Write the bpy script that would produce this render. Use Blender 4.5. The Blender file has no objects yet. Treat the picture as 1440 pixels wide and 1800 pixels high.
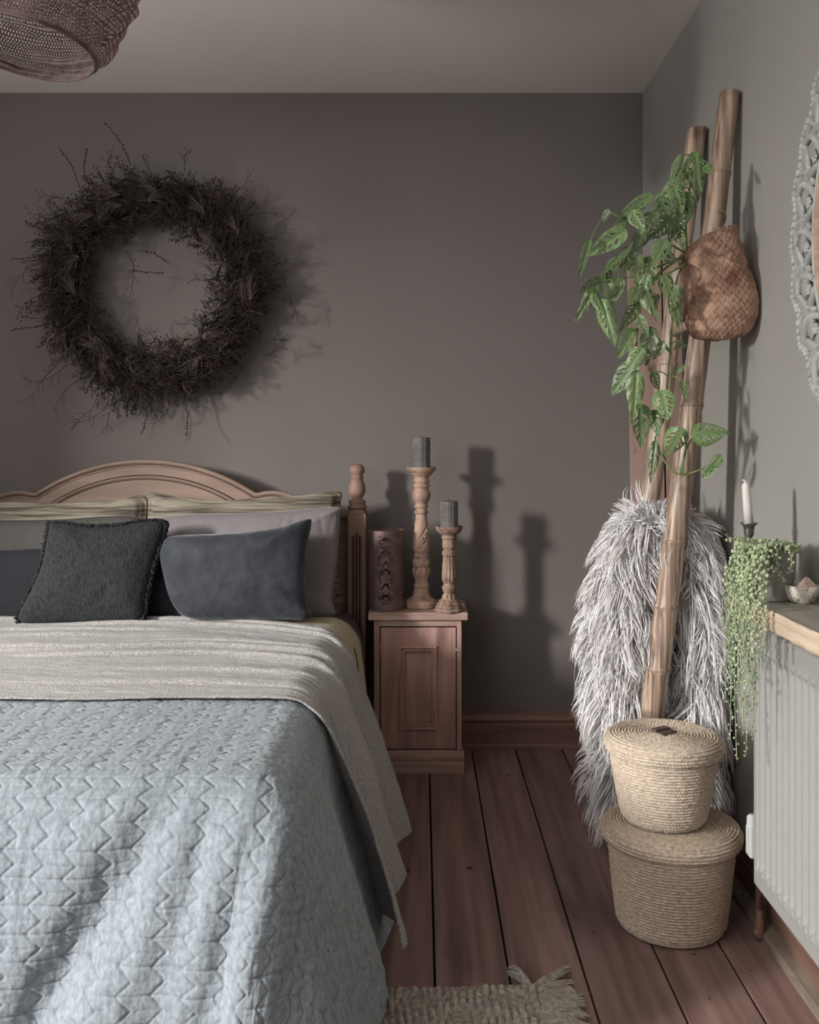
import bpy, bmesh, math, random
import numpy as np
from mathutils import Vector, Matrix
random.seed(7); np.random.seed(7)
PI = math.pi
S = bpy.context.scene
COL = S.collection

# ------------------------------------------------------------------ camera, world, lights, exposure
F = 1700.0; VX, VY = 740.0, 779.0; CZ = 1.16          # focal length and principal point in pixels, eye height
def P(px, py, d):                                       # point seen at pixel px,py at depth d
    return Vector(((px - VX) * d / F, d, CZ - (py - VY) * d / F))
cd = bpy.data.cameras.new('camera'); cam = bpy.data.objects.new('camera', cd); COL.objects.link(cam)
cam.location = (0, 0, CZ); cam.rotation_euler = (PI / 2, 0, 0)
cd.sensor_fit = 'VERTICAL'; cd.sensor_height = 36; cd.sensor_width = 28.8
cd.lens = 36 * F / 1800; cd.shift_x = (720 - VX) / 1800; cd.shift_y = (VY - 900) / 1800
cd.clip_start = 0.05; cd.clip_end = 60
S.camera = cam
w = bpy.data.worlds.new('world'); S.world = w; w.use_nodes = True
w.node_tree.nodes['Background'].inputs[0].default_value = (0.92, 0.90, 1.0, 1)
w.node_tree.nodes['Background'].inputs[1].default_value = 0.24
def area(name, loc, target, sx, sy, power, col, spread=180):
    l = bpy.data.lights.new(name, 'AREA'); l.shape = 'RECTANGLE'; l.size = sx; l.size_y = sy
    l.energy = power; l.color = col; l.spread = math.radians(spread)
    o = bpy.data.objects.new(name, l); COL.objects.link(o); o.location = loc
    o.rotation_euler = (Vector(target) - Vector(loc)).to_track_quat('-Z', 'Y').to_euler()
    return o
area('window_daylight', (-5.0, -0.85, 2.25), (0.1, 2.9, 1.3), 0.36, 1.1, 590, (1.0, 0.99, 0.965))
area('window_ground_bounce', (-4.3, 0.3, 0.35), (-0.4, 1.9, 2.5), 1.6, 0.9, 500, (0.97, 0.98, 1.0), 110)
area('front_fill_light', (-2.0, -1.1, 1.65), (0.0, 1.9, 0.6), 1.0, 1.1, 15, (0.86, 0.94, 1.0), 150)  # added fill lamp behind the camera, lifts the bed foot and right wall
S.view_settings.view_transform = 'Standard'; S.view_settings.look = 'None'
S.view_settings.gamma = 1; S.view_settings.use_curve_mapping = False
S.view_settings.exposure = 0.0

# ------------------------------------------------------------------ helpers
def srgb(r, g, b):
    f = lambda c: (c / 12.92 if c <= 0.04045 else ((c + 0.055) / 1.055) ** 2.4)
    return (f(r / 255), f(g / 255), f(b / 255), 1)

def mat(name, c1, c2=None, rough=0.7, scale=(8, 8, 8), detail=5, lo=0.35, hi=0.65, bump=0.0, bscale=None,
        bdist=0.002, metal=0, spec=0.3, sheen=0.0, rand=0.0, spots=None, coord='Object', trans=0.0, mask=None):
    m = bpy.data.materials.new(name); m.use_nodes = True
    nt = m.node_tree; N = nt.nodes; L = nt.links
    b = N['Principled BSDF']
    b.inputs['Roughness'].default_value = rough; b.inputs['Metallic'].default_value = metal
    b.inputs['Specular IOR Level'].default_value = spec
    if sheen:
        b.inputs['Sheen Weight'].default_value = sheen; b.inputs['Sheen Roughness'].default_value = 0.4
    tc = N.new('ShaderNodeTexCoord')
    def noise(sc, det=5, dist=0.0):
        mp = N.new('ShaderNodeMapping'); mp.inputs['Scale'].default_value = sc
        L.new(tc.outputs[coord], mp.inputs['Vector'])
        n = N.new('ShaderNodeTexNoise'); n.inputs['Scale'].default_value = 1; n.inputs['Detail'].default_value = det
        n.inputs['Distortion'].default_value = dist
        L.new(mp.outputs[0], n.inputs['Vector']); return n
    out = None
    if c2 is None:
        rgb = N.new('ShaderNodeRGB'); rgb.outputs[0].default_value = c1; out = rgb.outputs[0]
    else:
        n = noise(scale, detail, 0.3); r = N.new('ShaderNodeValToRGB')
        r.color_ramp.elements[0].position = lo; r.color_ramp.elements[0].color = c1
        r.color_ramp.elements[1].position = hi; r.color_ramp.elements[1].color = c2
        L.new(n.outputs['Fac'], r.inputs[0]); out = r.outputs[0]
    if spots:                                            # (colour, scale, threshold): stains, knots, worn paint
        for (sc, ssc, th, soft) in spots:
            n = noise(ssc, 4); r = N.new('ShaderNodeValToRGB')
            r.color_ramp.elements[0].position = th; r.color_ramp.elements[0].color = (0, 0, 0, 1)
            r.color_ramp.elements[1].position = min(1, th + soft); r.color_ramp.elements[1].color = (1, 1, 1, 1)
            L.new(n.outputs['Fac'], r.inputs[0])
            mx = N.new('ShaderNodeMixRGB'); L.new(r.outputs[0], mx.inputs[0]); L.new(out, mx.inputs[1])
            mx.inputs[2].default_value = sc; out = mx.outputs[0]
    if rand:
        oi = N.new('ShaderNodeObjectInfo'); mr = N.new('ShaderNodeMapRange')
        mr.inputs['To Min'].default_value = 1 - rand; mr.inputs['To Max'].default_value = 1 + rand
        L.new(oi.outputs['Random'], mr.inputs['Value'])
        hs = N.new('ShaderNodeHueSaturation'); L.new(mr.outputs[0], hs.inputs['Value']); L.new(out, hs.inputs['Color'])
        out = hs.outputs[0]
    L.new(out, b.inputs['Base Color'])
    if bump:
        bs = bscale or scale
        n = noise(bs, 6); bp = N.new('ShaderNodeBump'); bp.inputs['Strength'].default_value = bump
        bp.inputs['Distance'].default_value = bdist
        L.new(n.outputs['Fac'], bp.inputs['Height']); L.new(bp.outputs[0], b.inputs['Normal'])
    if trans:
        b.inputs['Subsurface Weight'].default_value = trans
    return m

def tag(o, label=None, cat=None, group=None, kind=None):
    if label: o['label'] = label
    if cat: o['category'] = cat
    if group: o['group'] = group
    if kind: o['kind'] = kind
    return o
def thing(name, label, cat, loc=(0, 0, 0), group=None):
    o = bpy.data.objects.new(name, None); COL.objects.link(o); o.location = loc
    o.empty_display_size = 0.05
    return tag(o, label, cat, group)

class MB:
    """collects shapes into one mesh"""
    def __init__(s): s.v = []; s.f = []
    def add(s, vs, fs):
        k = len(s.v); s.v += [tuple(v) for v in vs]; s.f += [tuple(i + k for i in f) for f in fs]
    def box(s, a, b, bev=0.0):
        bm = bmesh.new(); bmesh.ops.create_cube(bm, size=1)
        for v in bm.verts:
            v.co = Vector([(a[i] + b[i]) / 2 + v.co[i] * (b[i] - a[i]) for i in range(3)])
        if bev:
            bmesh.ops.bevel(bm, geom=bm.edges[:], offset=bev, segments=2, affect='EDGES', profile=0.6)
        bm.verts.index_update()
        s.add([v.co for v in bm.verts], [[v.index for v in f.verts] for f in bm.faces]); bm.free()
    def lathe(s, prof, n=32, c=(0, 0, 0), fn=None, caps=True):
        vs = []; fs = []
        m = len(prof)
        for j, (r, z) in enumerate(prof):
            for i in range(n):
                t = 2 * PI * i / n
                rr = r + (fn(t, z) if fn else 0)
                vs.append((c[0] + rr * math.cos(t), c[1] + rr * math.sin(t), c[2] + z))
        for j in range(m - 1):
            for i in range(n):
                fs.append((j * n + i, j * n + (i + 1) % n, (j + 1) * n + (i + 1) % n, (j + 1) * n + i))
        if caps:
            if prof[0][0] > 1e-4: fs.append(tuple(range(n - 1, -1, -1)))
            if prof[-1][0] > 1e-4: fs.append(tuple((m - 1) * n + i for i in range(n)))
        s.add(vs, fs)
    def tube(s, pts, r, n=6, cap=True):
        pts = [Vector(p) for p in pts]; m = len(pts)
        rad = r if isinstance(r, (list, tuple)) else [r] * m
        up = Vector((0.13, 0.21, 0.97)); vs = []; fs = []
        for j, p in enumerate(pts):
            t = (pts[min(j + 1, m - 1)] - pts[max(j - 1, 0)]).normalized()
            if abs(t.dot(up)) > 0.95: a = t.cross(Vector((1, 0.1, 0))).normalized()
            else: a = t.cross(up).normalized()
            b = t.cross(a)
            for i in range(n):
                q = 2 * PI * i / n
                vs.append(p + (a * math.cos(q) + b * math.sin(q)) * rad[j])
        for j in range(m - 1):
            for i in range(n):
                fs.append((j * n + i, j * n + (i + 1) % n, (j + 1) * n + (i + 1) % n, (j + 1) * n + i))
        if cap and n > 3:
            fs.append(tuple(range(n - 1, -1, -1))); fs.append(tuple((m - 1) * n + i for i in range(n)))
        s.add(vs, fs)
    def prism(s, poly, y0, y1):                      # polygon in XZ extruded along Y
        n = len(poly)
        vs = [(x, y0, z) for x, z in poly] + [(x, y1, z) for x, z in poly]
        fs = [tuple(range(n)), tuple(range(2 * n - 1, n - 1, -1))]
        for i in range(n): fs.append((i, n + i, n + (i + 1) % n, (i + 1) % n))
        s.add(vs, fs)
    def prof_y(s, prof, y0, y1):                      # profile (x,z) closed, swept along Y
        s.prism(prof, y0, y1)
    def prof_x(s, prof, x0, x1):                      # profile (y,z) closed, swept along X
        n = len(prof)
        vs = [(x0, y, z) for y, z in prof] + [(x1, y, z) for y, z in prof]
        fs = [tuple(range(n)), tuple(range(2 * n - 1, n - 1, -1))]
        for i in range(n): fs.append((i, n + i, n + (i + 1) % n, (i + 1) % n))
        s.add(vs, fs)
    def ico(s, c, r, sub=1, sc=(1, 1, 1)):
        vs, fs = ICO[sub]
        s.add([(c[0] + v[0] * r * sc[0], c[1] + v[1] * r * sc[1], c[2] + v[2] * r * sc[2]) for v in vs], fs)
    def mesh(s, name, smooth=True):
        me = bpy.data.meshes.new(name); me.from_pydata(s.v, [], s.f); me.validate()
        bm = bmesh.new(); bm.from_mesh(me); bmesh.ops.recalc_face_normals(bm, faces=bm.faces[:]); bm.to_mesh(me); bm.free()
        if smooth: me.shade_smooth()
        return me
    def build(s, name, m, parent=None, smooth=True, auto=None):
        me = s.mesh(name, smooth); me.materials.append(m)
        o = bpy.data.objects.new(name, me); COL.objects.link(o)
        if auto: edge_sharp(me, auto)
        if parent: adopt(o, parent)
        return o
def edge_sharp(me, deg):
    bm = bmesh.new(); bm.from_mesh(me)
    for e in bm.edges:
        if len(e.link_faces) == 2 and e.calc_face_angle(0) > math.radians(deg): e.smooth = False
    bm.to_mesh(me); bm.free()
def adopt(o, parent):                                    # world-space mesh under a thing that may be offset
    o.parent = parent
    q = parent; off = Vector((0, 0, 0))
    while q: off += Vector(q.location); q = q.parent
    o.location = -off
ICO = {}
for sub in (0, 1, 2):
    bm = bmesh.new(); bmesh.ops.create_icosphere(bm, subdivisions=max(sub, 1), radius=1)
    bm.verts.index_update()
    ICO[sub] = ([tuple(v.co) for v in bm.verts], [tuple(v.index for v in f.verts) for f in bm.faces]); bm.free()
ICO[0] = ([(1, 0, 0), (-1, 0, 0), (0, 1, 0), (0, -1, 0), (0, 0, 1), (0, 0, -1)],
          [(0, 2, 4), (2, 1, 4), (1, 3, 4), (3, 0, 4), (2, 0, 5), (1, 2, 5), (3, 1, 5), (0, 3, 5)])

def np_mesh(name, V, Q, m, parent=None, smooth=True):   # numpy verts (n,3), quads (k,4)
    me = bpy.data.meshes.new(name)
    V = np.asarray(V, dtype=np.float32); Q = np.asarray(Q, dtype=np.int32); k = Q.shape[1]
    me.vertices.add(len(V)); me.vertices.foreach_set('co', V.ravel())
    me.loops.add(Q.size); me.loops.foreach_set('vertex_index', Q.ravel())
    me.polygons.add(len(Q)); me.polygons.foreach_set('loop_start', np.arange(0, Q.size, k, dtype=np.int32))
    me.update(calc_edges=True); me.validate()
    if smooth: me.shade_smooth()
    me.materials.append(m)
    o = bpy.data.objects.new(name, me); COL.objects.link(o)
    if parent: adopt(o, parent)
    return o
def grid_q(nu, nv, wrap_u=False):                        # index quads of a (nv, nu) grid
    idx = np.arange(nu * nv).reshape(nv, nu)
    if wrap_u: idx = np.concatenate([idx, idx[:, :1]], 1)
    return np.stack([idx[:-1, :-1], idx[:-1, 1:], idx[1:, 1:], idx[1:, :-1]], -1).reshape(-1, 4)
def vnoise(x, y, seed=0):                                # smooth value noise in [-1,1]
    rs = np.random.RandomState(seed); T = rs.rand(64, 64) * 2 - 1
    xi = np.floor(x).astype(int); yi = np.floor(y).astype(int); fx = x - xi; fy = y - yi
    fx = fx * fx * (3 - 2 * fx); fy = fy * fy * (3 - 2 * fy)
    g = lambda a, b: T[a % 64, b % 64]
    return (g(xi, yi) * (1 - fx) + g(xi + 1, yi) * fx) * (1 - fy) + (g(xi, yi + 1) * (1 - fx) + g(xi + 1, yi + 1) * fx) * fy
def fbm(x, y, seed=0, o=4):
    r = 0; a = 1
    for i in range(o): r = r + a * vnoise(x * 2 ** i, y * 2 ** i, seed + i); a *= 0.5
    return r
def displace(X, Y, Z, h):
    pu = [np.gradient(A, axis=1) for A in (X, Y, Z)]; pv = [np.gradient(A, axis=0) for A in (X, Y, Z)]
    n = [pu[1] * pv[2] - pu[2] * pv[1], pu[2] * pv[0] - pu[0] * pv[2], pu[0] * pv[1] - pu[1] * pv[0]]
    l = np.sqrt(n[0] ** 2 + n[1] ** 2 + n[2] ** 2) + 1e-12
    return X + n[0] / l * h, Y + n[1] / l * h, Z + n[2] / l * h
def spline(pts, n):
    pts = [Vector(p) for p in pts]; out = []; m = len(pts) - 1
    for k in range(n + 1):
        t = k / n * m; i = min(int(t), m - 1); f = t - i
        a = pts[max(i - 1, 0)]; b = pts[i]; c = pts[i + 1]; d = pts[min(i + 2, m)]
        out.append(0.5 * ((2 * b) + (c - a) * f + (2 * a - 5 * b + 4 * c - d) * f * f + (3 * b - a - 3 * c + d) * f ** 3))
    return out

# ------------------------------------------------------------------ materials
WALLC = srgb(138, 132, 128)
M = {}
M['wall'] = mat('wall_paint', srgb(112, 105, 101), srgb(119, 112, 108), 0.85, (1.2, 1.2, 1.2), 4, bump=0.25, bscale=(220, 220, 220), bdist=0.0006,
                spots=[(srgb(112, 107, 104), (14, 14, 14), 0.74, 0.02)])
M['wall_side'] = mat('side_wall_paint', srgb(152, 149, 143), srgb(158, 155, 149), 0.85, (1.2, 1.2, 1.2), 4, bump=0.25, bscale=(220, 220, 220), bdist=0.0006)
M['ceil'] = mat('ceiling_paint', srgb(226, 220, 212), srgb(230, 224, 216), 0.9, (1, 1, 1), 4, bump=0.15, bscale=(180, 180, 180), bdist=0.0005)
M['board'] = mat('stained_floorboard', srgb(108, 84, 79), srgb(156, 127, 119), 0.42, (30, 1.6, 20), 7, 0.3, 0.7, bump=0.25, bscale=(60, 4, 60), bdist=0.001, rand=0.16, spec=0.35,
                 spots=[(srgb(102, 80, 75), (3.5, 1.3, 3), 0.56, 0.14), (srgb(48, 34, 32), (19, 12, 14), 0.68, 0.04), (srgb(135, 120, 110), (95, 60, 60), 0.76, 0.02)])
M['gap'] = mat('dark_gap', srgb(26, 21, 20), None, 0.95)
M['skirt'] = mat('stained_skirting', srgb(112, 84, 75), srgb(136, 106, 94), 0.45, (3, 30, 40), 5, 0.3, 0.7, bump=0.2, bscale=(6, 60, 90), bdist=0.0008, spec=0.4)
M['skirt_r'] = mat('stained_skirting_side', srgb(104, 80, 70), srgb(130, 100, 88), 0.5, (30, 3, 40), 5, 0.3, 0.7)
M['worn'] = mat('worn_grey_strip', srgb(112, 98, 86), srgb(150, 138, 124), 0.8, (20, 4, 20), 6, 0.35, 0.65, bump=0.4, bscale=(60, 20, 60), bdist=0.001,
                spots=[(srgb(176, 172, 162), (25, 10, 25), 0.62, 0.03)])
M['pine'] = mat('aged_pine', srgb(128, 107, 94), srgb(150, 128, 114), 0.55, (2.2, 14, 20), 6, 0.3, 0.7, bump=0.2, bscale=(5, 40, 70), bdist=0.0006,
                spots=[(srgb(112, 82, 66), (5, 9, 13), 0.69, 0.05)])
M['pine_v'] = mat('aged_pine_upright', srgb(126, 100, 88), srgb(160, 131, 116), 0.5, (26, 26, 2.0), 6, 0.3, 0.7, bump=0.2, bscale=(60, 60, 5), bdist=0.0006)
M['groove'] = mat('dark_groove_line', srgb(66, 44, 36), None, 0.7)  # dark brown for groove lines, flutes and the plank joint
M['cab'] = mat('reddish_stained_pine', srgb(150, 116, 107), srgb(190, 152, 140), 0.5, (34, 10, 2.4), 6, 0.3, 0.7, bump=0.25, bscale=(90, 50, 6), bdist=0.0007,
               spots=[(srgb(124, 96, 90), (9, 9, 3), 0.62, 0.1), (srgb(196, 182, 168), (70, 60, 60), 0.775, 0.01)])
M['cab_h'] = mat('reddish_stained_pine_across', srgb(150, 121, 111), srgb(188, 158, 144), 0.5, (3, 20, 40), 6, 0.3, 0.7, bump=0.25, bscale=(8, 60, 90), bdist=0.0007,
                 spots=[(srgb(180, 160, 142), (30, 60, 90), 0.66, 0.06)])
M['brass'] = mat('dull_brass', srgb(176, 158, 130), None, 0.4, metal=0.9)
M['carved'] = mat('carved_mango_wood', srgb(146, 116, 101), srgb(190, 160, 142), 0.6, (40, 40, 9), 6, 0.3, 0.7, bump=0.35, bscale=(120, 120, 25), bdist=0.001,
                  spots=[(srgb(112, 84, 72), (40, 40, 40), 0.58, 0.15)])
M['carved_d'] = mat('carved_dark_wood', srgb(110, 82, 71), srgb(170, 145, 128), 0.6, (60, 60, 14), 6, 0.3, 0.7, bump=0.4, bscale=(140, 140, 30), bdist=0.001,
                    spots=[(srgb(98, 76, 68), (24, 24, 40), 0.58, 0.15)])
M['candle'] = mat('grey_wax', srgb(98, 93, 91), srgb(122, 117, 114), 0.5, (20, 20, 20))
M['wcandle'] = mat('white_wax', srgb(214, 208, 202), srgb(222, 217, 210), 0.45, (20, 20, 20), trans=0.15)
M['rust'] = mat('rusted_metal', srgb(100, 82, 80), srgb(136, 110, 104), 0.5, (22, 22, 22), 6, 0.3, 0.7, metal=0.45, bump=0.2, bscale=(150, 150, 150), bdist=0.0006)
M['pewter'] = mat('pewter', srgb(126, 124, 122), srgb(150, 148, 146), 0.38, (30, 30, 30), metal=0.85)
M['lamp'] = mat('brown_cotton_cord', srgb(92, 74, 71), srgb(126, 104, 99), 0.85, (40, 40, 40), bump=0.4, bscale=(300, 300, 300))
M['twig'] = mat('dry_dark_twigs', srgb(38, 31, 31), srgb(76, 64, 60), 0.85, (18, 18, 18), 4, 0.35, 0.7)
M['twig_l'] = mat('dry_pale_grass', srgb(84, 74, 68), srgb(118, 105, 96), 0.85, (18, 18, 18), 4)
M['seed'] = mat('dry_seed_heads', srgb(38, 29, 30), srgb(78, 58, 56), 0.9, (22, 22, 22), 4)
M['oat'] = mat('oatmeal_striped_linen', srgb(80, 73, 64), srgb(144, 136, 121), 0.9, (5, 8, 95), 5, 0.38, 0.62, bump=0.7, bscale=(20, 60, 220), bdist=0.002)
M['lilac'] = mat('mauve_grey_cotton', srgb(124, 117, 119), srgb(132, 125, 127), 0.8, (3, 3, 3), bump=0.15, bscale=(60, 60, 60), bdist=0.002, sheen=0.2)
M['grey_p'] = mat('grey_cotton', srgb(76, 73, 70), srgb(82, 79, 76), 0.85, (3, 3, 3), bump=0.1, bscale=(60, 60, 60), bdist=0.002)
M['navy'] = mat('dark_navy_velvet', srgb(27, 26, 31), srgb(35, 34, 39), 0.85, (8, 8, 8), sheen=0.1)
M['velvet'] = mat('slate_blue_velvet', srgb(42, 45, 51), srgb(62, 65, 72), 0.8, (14, 14, 14), 6, 0.3, 0.7, sheen=0.35, bump=0.6, bscale=(26, 26, 26), bdist=0.01,
                  spots=[(srgb(44, 46, 53), (20, 20, 20), 0.56, 0.2)])
M['char'] = mat('charcoal_woven_cotton', srgb(30, 31, 33), srgb(54, 55, 57), 0.95, (260, 80, 70), 4, 0.35, 0.65, bump=0.9, bscale=(260, 90, 75), bdist=0.003, sheen=0.03)
M['sheet'] = mat('taupe_sheet', srgb(92, 84, 82), srgb(104, 96, 93), 0.85, (4, 4, 4))
M['black'] = mat('black_blanket', srgb(42, 42, 46), None, 0.95)
M['cream'] = mat('cream_blanket', srgb(176, 167, 140), srgb(200, 191, 163), 0.95, (70, 70, 70), bump=0.6, bscale=(160, 160, 160), bdist=0.002)
M['throw'] = mat('taupe_brushed_cotton', srgb(112, 108, 105), srgb(200, 196, 192), 0.95, (260, 420, 420), 3, 0.3, 0.7, bump=1.0, bscale=(240, 420, 420), bdist=0.004, sheen=0.3)
M['quilt'] = mat('slate_blue_quilted_linen', srgb(119, 127, 132), srgb(149, 157, 163), 0.9, (140, 60, 100), 5, 0.3, 0.7, bump=0.6, bscale=(160, 160, 160), bdist=0.002, sheen=0.2)
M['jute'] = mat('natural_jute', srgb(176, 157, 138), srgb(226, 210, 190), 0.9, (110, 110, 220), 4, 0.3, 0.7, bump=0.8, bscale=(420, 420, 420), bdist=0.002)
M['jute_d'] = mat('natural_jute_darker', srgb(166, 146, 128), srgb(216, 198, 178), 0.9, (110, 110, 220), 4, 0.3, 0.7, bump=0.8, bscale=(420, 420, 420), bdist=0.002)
M['leather'] = mat('brown_leather', srgb(82, 68, 62), srgb(104, 88, 80), 0.6, (50, 50, 50))
M['rug'] = mat('grey_brown_wool', srgb(136, 128, 118), srgb(190, 181, 168), 0.95, (90, 90, 90), 5, 0.3, 0.7, bump=0.8, bscale=(300, 300, 300), bdist=0.003)
M['bamboo'] = mat('weathered_bamboo', srgb(112, 86, 74), srgb(204, 180, 158), 0.36, (85, 85, 1.3), 6, 0.32, 0.68, bump=0.35, bscale=(120, 120, 4), bdist=0.001, spec=0.45,
                  spots=[(srgb(74, 56, 52), (5, 5, 7), 0.57, 0.16), (srgb(216, 196, 172), (70, 70, 2.0), 0.62, 0.06)])
M['node'] = mat('bamboo_node', srgb(142, 110, 93), srgb(166, 134, 114), 0.5, (40, 40, 40))
M['plank'] = mat('pinkish_pine_plank', srgb(150, 124, 113), srgb(174, 147, 134), 0.65, (24, 24, 1.5), 6, 0.3, 0.7, bump=0.2, bscale=(60, 60, 4), bdist=0.001,
                 spots=[(srgb(92, 64, 52), (12, 12, 9), 0.7, 0.05)])
M['bag'] = mat('woven_palm_leaf', srgb(140, 106, 88), srgb(196, 162, 138), 0.75, (30, 30, 30), 5, 0.3, 0.7,
               spots=[(srgb(110, 70, 58), (9, 9, 11), 0.55, 0.12), (srgb(86, 62, 52), (13, 13, 15), 0.66, 0.14)])
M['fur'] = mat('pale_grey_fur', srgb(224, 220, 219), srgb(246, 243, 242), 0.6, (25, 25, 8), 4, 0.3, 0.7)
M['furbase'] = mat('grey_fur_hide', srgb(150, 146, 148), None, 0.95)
M['leaf'] = mat('monstera_leaf', srgb(58, 82, 46), srgb(138, 162, 108), 0.4, (60, 20, 60), 4, 0.3, 0.7, spec=0.5, rand=0.3, trans=0.1)
M['stem'] = mat('green_stem', srgb(100, 124, 74), srgb(132, 150, 96), 0.5, (30, 30, 30))
M['pearl'] = mat('pearl_leaf', srgb(122, 138, 104), srgb(190, 200, 160), 0.45, (35, 35, 20), 3, 0.35, 0.65, spec=0.5, trans=0.1)
M['pot'] = mat('grey_stone_pot', srgb(124, 121, 114), srgb(148, 145, 137), 0.8, (30, 30, 30))
M['soil'] = mat('soil', srgb(52, 42, 36), None, 1)
M['shelf_top'] = mat('grey_weathered_wood', srgb(136, 132, 122), srgb(168, 164, 152), 0.7, (26, 3, 26), 6, 0.3, 0.7, bump=0.3, bscale=(60, 8, 60), bdist=0.001)
M['shelf'] = mat('rough_sawn_wood', srgb(182, 162, 140), srgb(222, 204, 180), 0.75, (40, 3, 60), 6, 0.3, 0.7, bump=0.5, bscale=(90, 12, 90), bdist=0.0015,
                 spots=[(srgb(128, 100, 80), (20, 5, 40), 0.62, 0.08)])
M['rad'] = mat('radiator_enamel', srgb(154, 153, 149), srgb(158, 157, 153), 0.4, (3, 3, 3), spec=0.4)
M['rad_side'] = mat('radiator_grille', srgb(120, 118, 116), None, 0.5)
M['valve'] = mat('white_plastic', srgb(190, 194, 190), None, 0.4)
M['pipe'] = mat('paint_splashed_copper', srgb(104, 78, 66), srgb(134, 104, 88), 0.55, (30, 30, 20), spots=[(srgb(176, 156, 136), (50, 50, 30), 0.6, 0.05)])
M['mirror_frame'] = mat('distressed_grey_carving', srgb(156, 156, 151), srgb(190, 190, 184), 0.85, (40, 40, 40), 6, 0.3, 0.7, bump=0.6, bscale=(130, 130, 130), bdist=0.002,
                        spots=[(srgb(112, 106, 98), (60, 60, 60), 0.66, 0.05)])
M['mirror_in'] = mat('bare_wood_bead', srgb(158, 132, 112), srgb(182, 160, 140), 0.7, (40, 40, 40))
M['glass'] = mat('mirror_glass', srgb(200, 200, 200), None, 0.03, metal=1)
M['clay'] = mat('cream_clay', srgb(206, 196, 182), srgb(220, 212, 198), 0.7, (30, 30, 30), bump=0.8, bscale=(90, 90, 140), bdist=0.003, spots=[(srgb(128, 118, 108), (85, 85, 130), 0.6, 0.03)])
M['soap'] = mat('pink_soap', srgb(196, 160, 152), srgb(222, 200, 190), 0.6, (30, 30, 90))
M['frame_w'] = mat('white_window_paint', srgb(220, 220, 216), None, 0.5)

# ------------------------------------------------------------------ room shell
XR = 0.849; YB = 3.70; ZC = 2.50; XL = -3.4; YF = -2.0
def struct(name, mb, m, parent=None, smooth=False):
    o = mb.build(name, m, parent, smooth)
    if not parent: o['kind'] = 'structure'
    return o
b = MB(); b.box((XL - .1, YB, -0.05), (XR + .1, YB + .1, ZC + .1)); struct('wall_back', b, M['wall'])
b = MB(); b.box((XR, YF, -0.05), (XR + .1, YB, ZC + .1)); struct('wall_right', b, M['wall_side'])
b = MB()
for a, c in [((XL - .1, YF, 0), (XL, -0.8, ZC)), ((XL - .1, 1.03, 0), (XL, YB, ZC)), ((XL - .1, -0.8, 0), (XL, 1.03, 0.95)), ((XL - .1, -0.8, 2.03), (XL, 1.03, ZC))]:
    b.box(a, c)
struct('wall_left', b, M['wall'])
b = MB(); b.box((XL, YF, ZC), (XR, YB, ZC + .1)); struct('ceiling', b, M['ceil'])
b = MB(); b.box((XL, YF, -0.06), (XR, YB, -0.024)); fl = struct('floor', b, M['gap'])
xs = [-3.4 + .0] ; g = [-0.135 - .1635 * k for k in range(19, 0, -1)] + [-0.135, 0.030, 0.193, 0.358, 0.535, 0.692, XR - 0.001]
g = [XL + 0.001] + [v for v in g if v > XL + 0.05]
for i in range(len(g) - 1):
    b = MB(); b.box((g[i] + .0026, YF, -0.024), (g[i + 1] - .0026, YB - .002, random.uniform(-.0012, 0)), 0.0015)
    struct('floorboard', b, M['board'], fl)
w1 = MB()
for a, c in [((XL - .09, -0.8, 0.95), (XL - .03, -0.73, 2.03)), ((XL - .09, 0.97, 0.95), (XL - .03, 1.03, 2.03)), ((XL - .09, -0.8, 0.95), (XL - .03, 1.03, 1.01)),
             ((XL - .09, -0.8, 1.99), (XL - .03, 1.03, 2.03))]:
    w1.box(a, c, 0.004)
wo = struct('window_1', w1, M['frame_w'])
# skirting: moulded profile
def skirt_prof(h, t):
    return [(0, 0), (-t, 0), (-t, h * .64), (-t * .72, h * .68), (-t * .72, h * .72), (-t * .95, h * .76), (-t * .95, h * .80), (-t * .62, h * .87), (-t * .5, h * .94), (-t * .62, h * .96), (-t * .6, h), (0, h)]
b = MB(); b.prof_x([(YB - .0005 + y, z) for y, z in skirt_prof(.136, .024)], XL, XR - .03)
bb = b.build('baseboard_back', M['skirt'], None, False); bb['kind'] = 'structure'
b = MB(); b.prof_x([(YB - .024, 0), (YB - .036, 0), (YB - .036, .01), (YB - .030, .017), (YB - .024, .018)], XL, XR - .03)
b.build('bead_strip', M['skirt'], bb, False)
b = MB(); b.prof_y([(XR - .0005 + x, z) for x, z in skirt_prof(.136, .022)], YF, YB - .02)
bb = b.build('baseboard_right', M['skirt_r'], None, False); bb['kind'] = 'structure'
b = MB(); b.prof_y([(XR - .022, 0), (XR - .052, 0), (XR - .052, .012), (XR - .046, .019), (XR - .022, .024)], YF, YB - .02)
tag(b.build('bead_strip', M['worn'], bb, False), 'worn greyish timber strip along the foot of the skirting')

# ------------------------------------------------------------------ bed frame
BX0, BX1 = -1.795, -0.235; HBY = 3.585
bed = thing('bed', 'pine double bed with arched headboard against the back wall', 'bed', (-1.015, 2.6, 0))
def hx(px): return (px - VX) * 3.585 / F
def hz(py): return CZ - (py - VY) * 3.585 / F
top = []
half = []
R1 = 347.0
for k in range(0, 25):
    dx = 192 * k / 24; half.append((258 + dx, 809 + R1 - math.sqrt(R1 * R1 - dx * dx)))
half += [(456, 867), (464, 865), (474, 863.5), (486, 863.5), (500, 866), (514, 870), (526, 875), (545, 882), (562, 888), (580, 896), (596, 904), (616, 907)]
right = [(hx(x), hz(y)) for x, y in half]; cx = hx(258)
outline = [(2 * cx - x, z) for x, z in reversed(right)][:-1] + right
b = MB(); b.prism([(outline[0][0], .25)] + outline + [(outline[-1][0], .25)], 3.570, 3.600)
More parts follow.
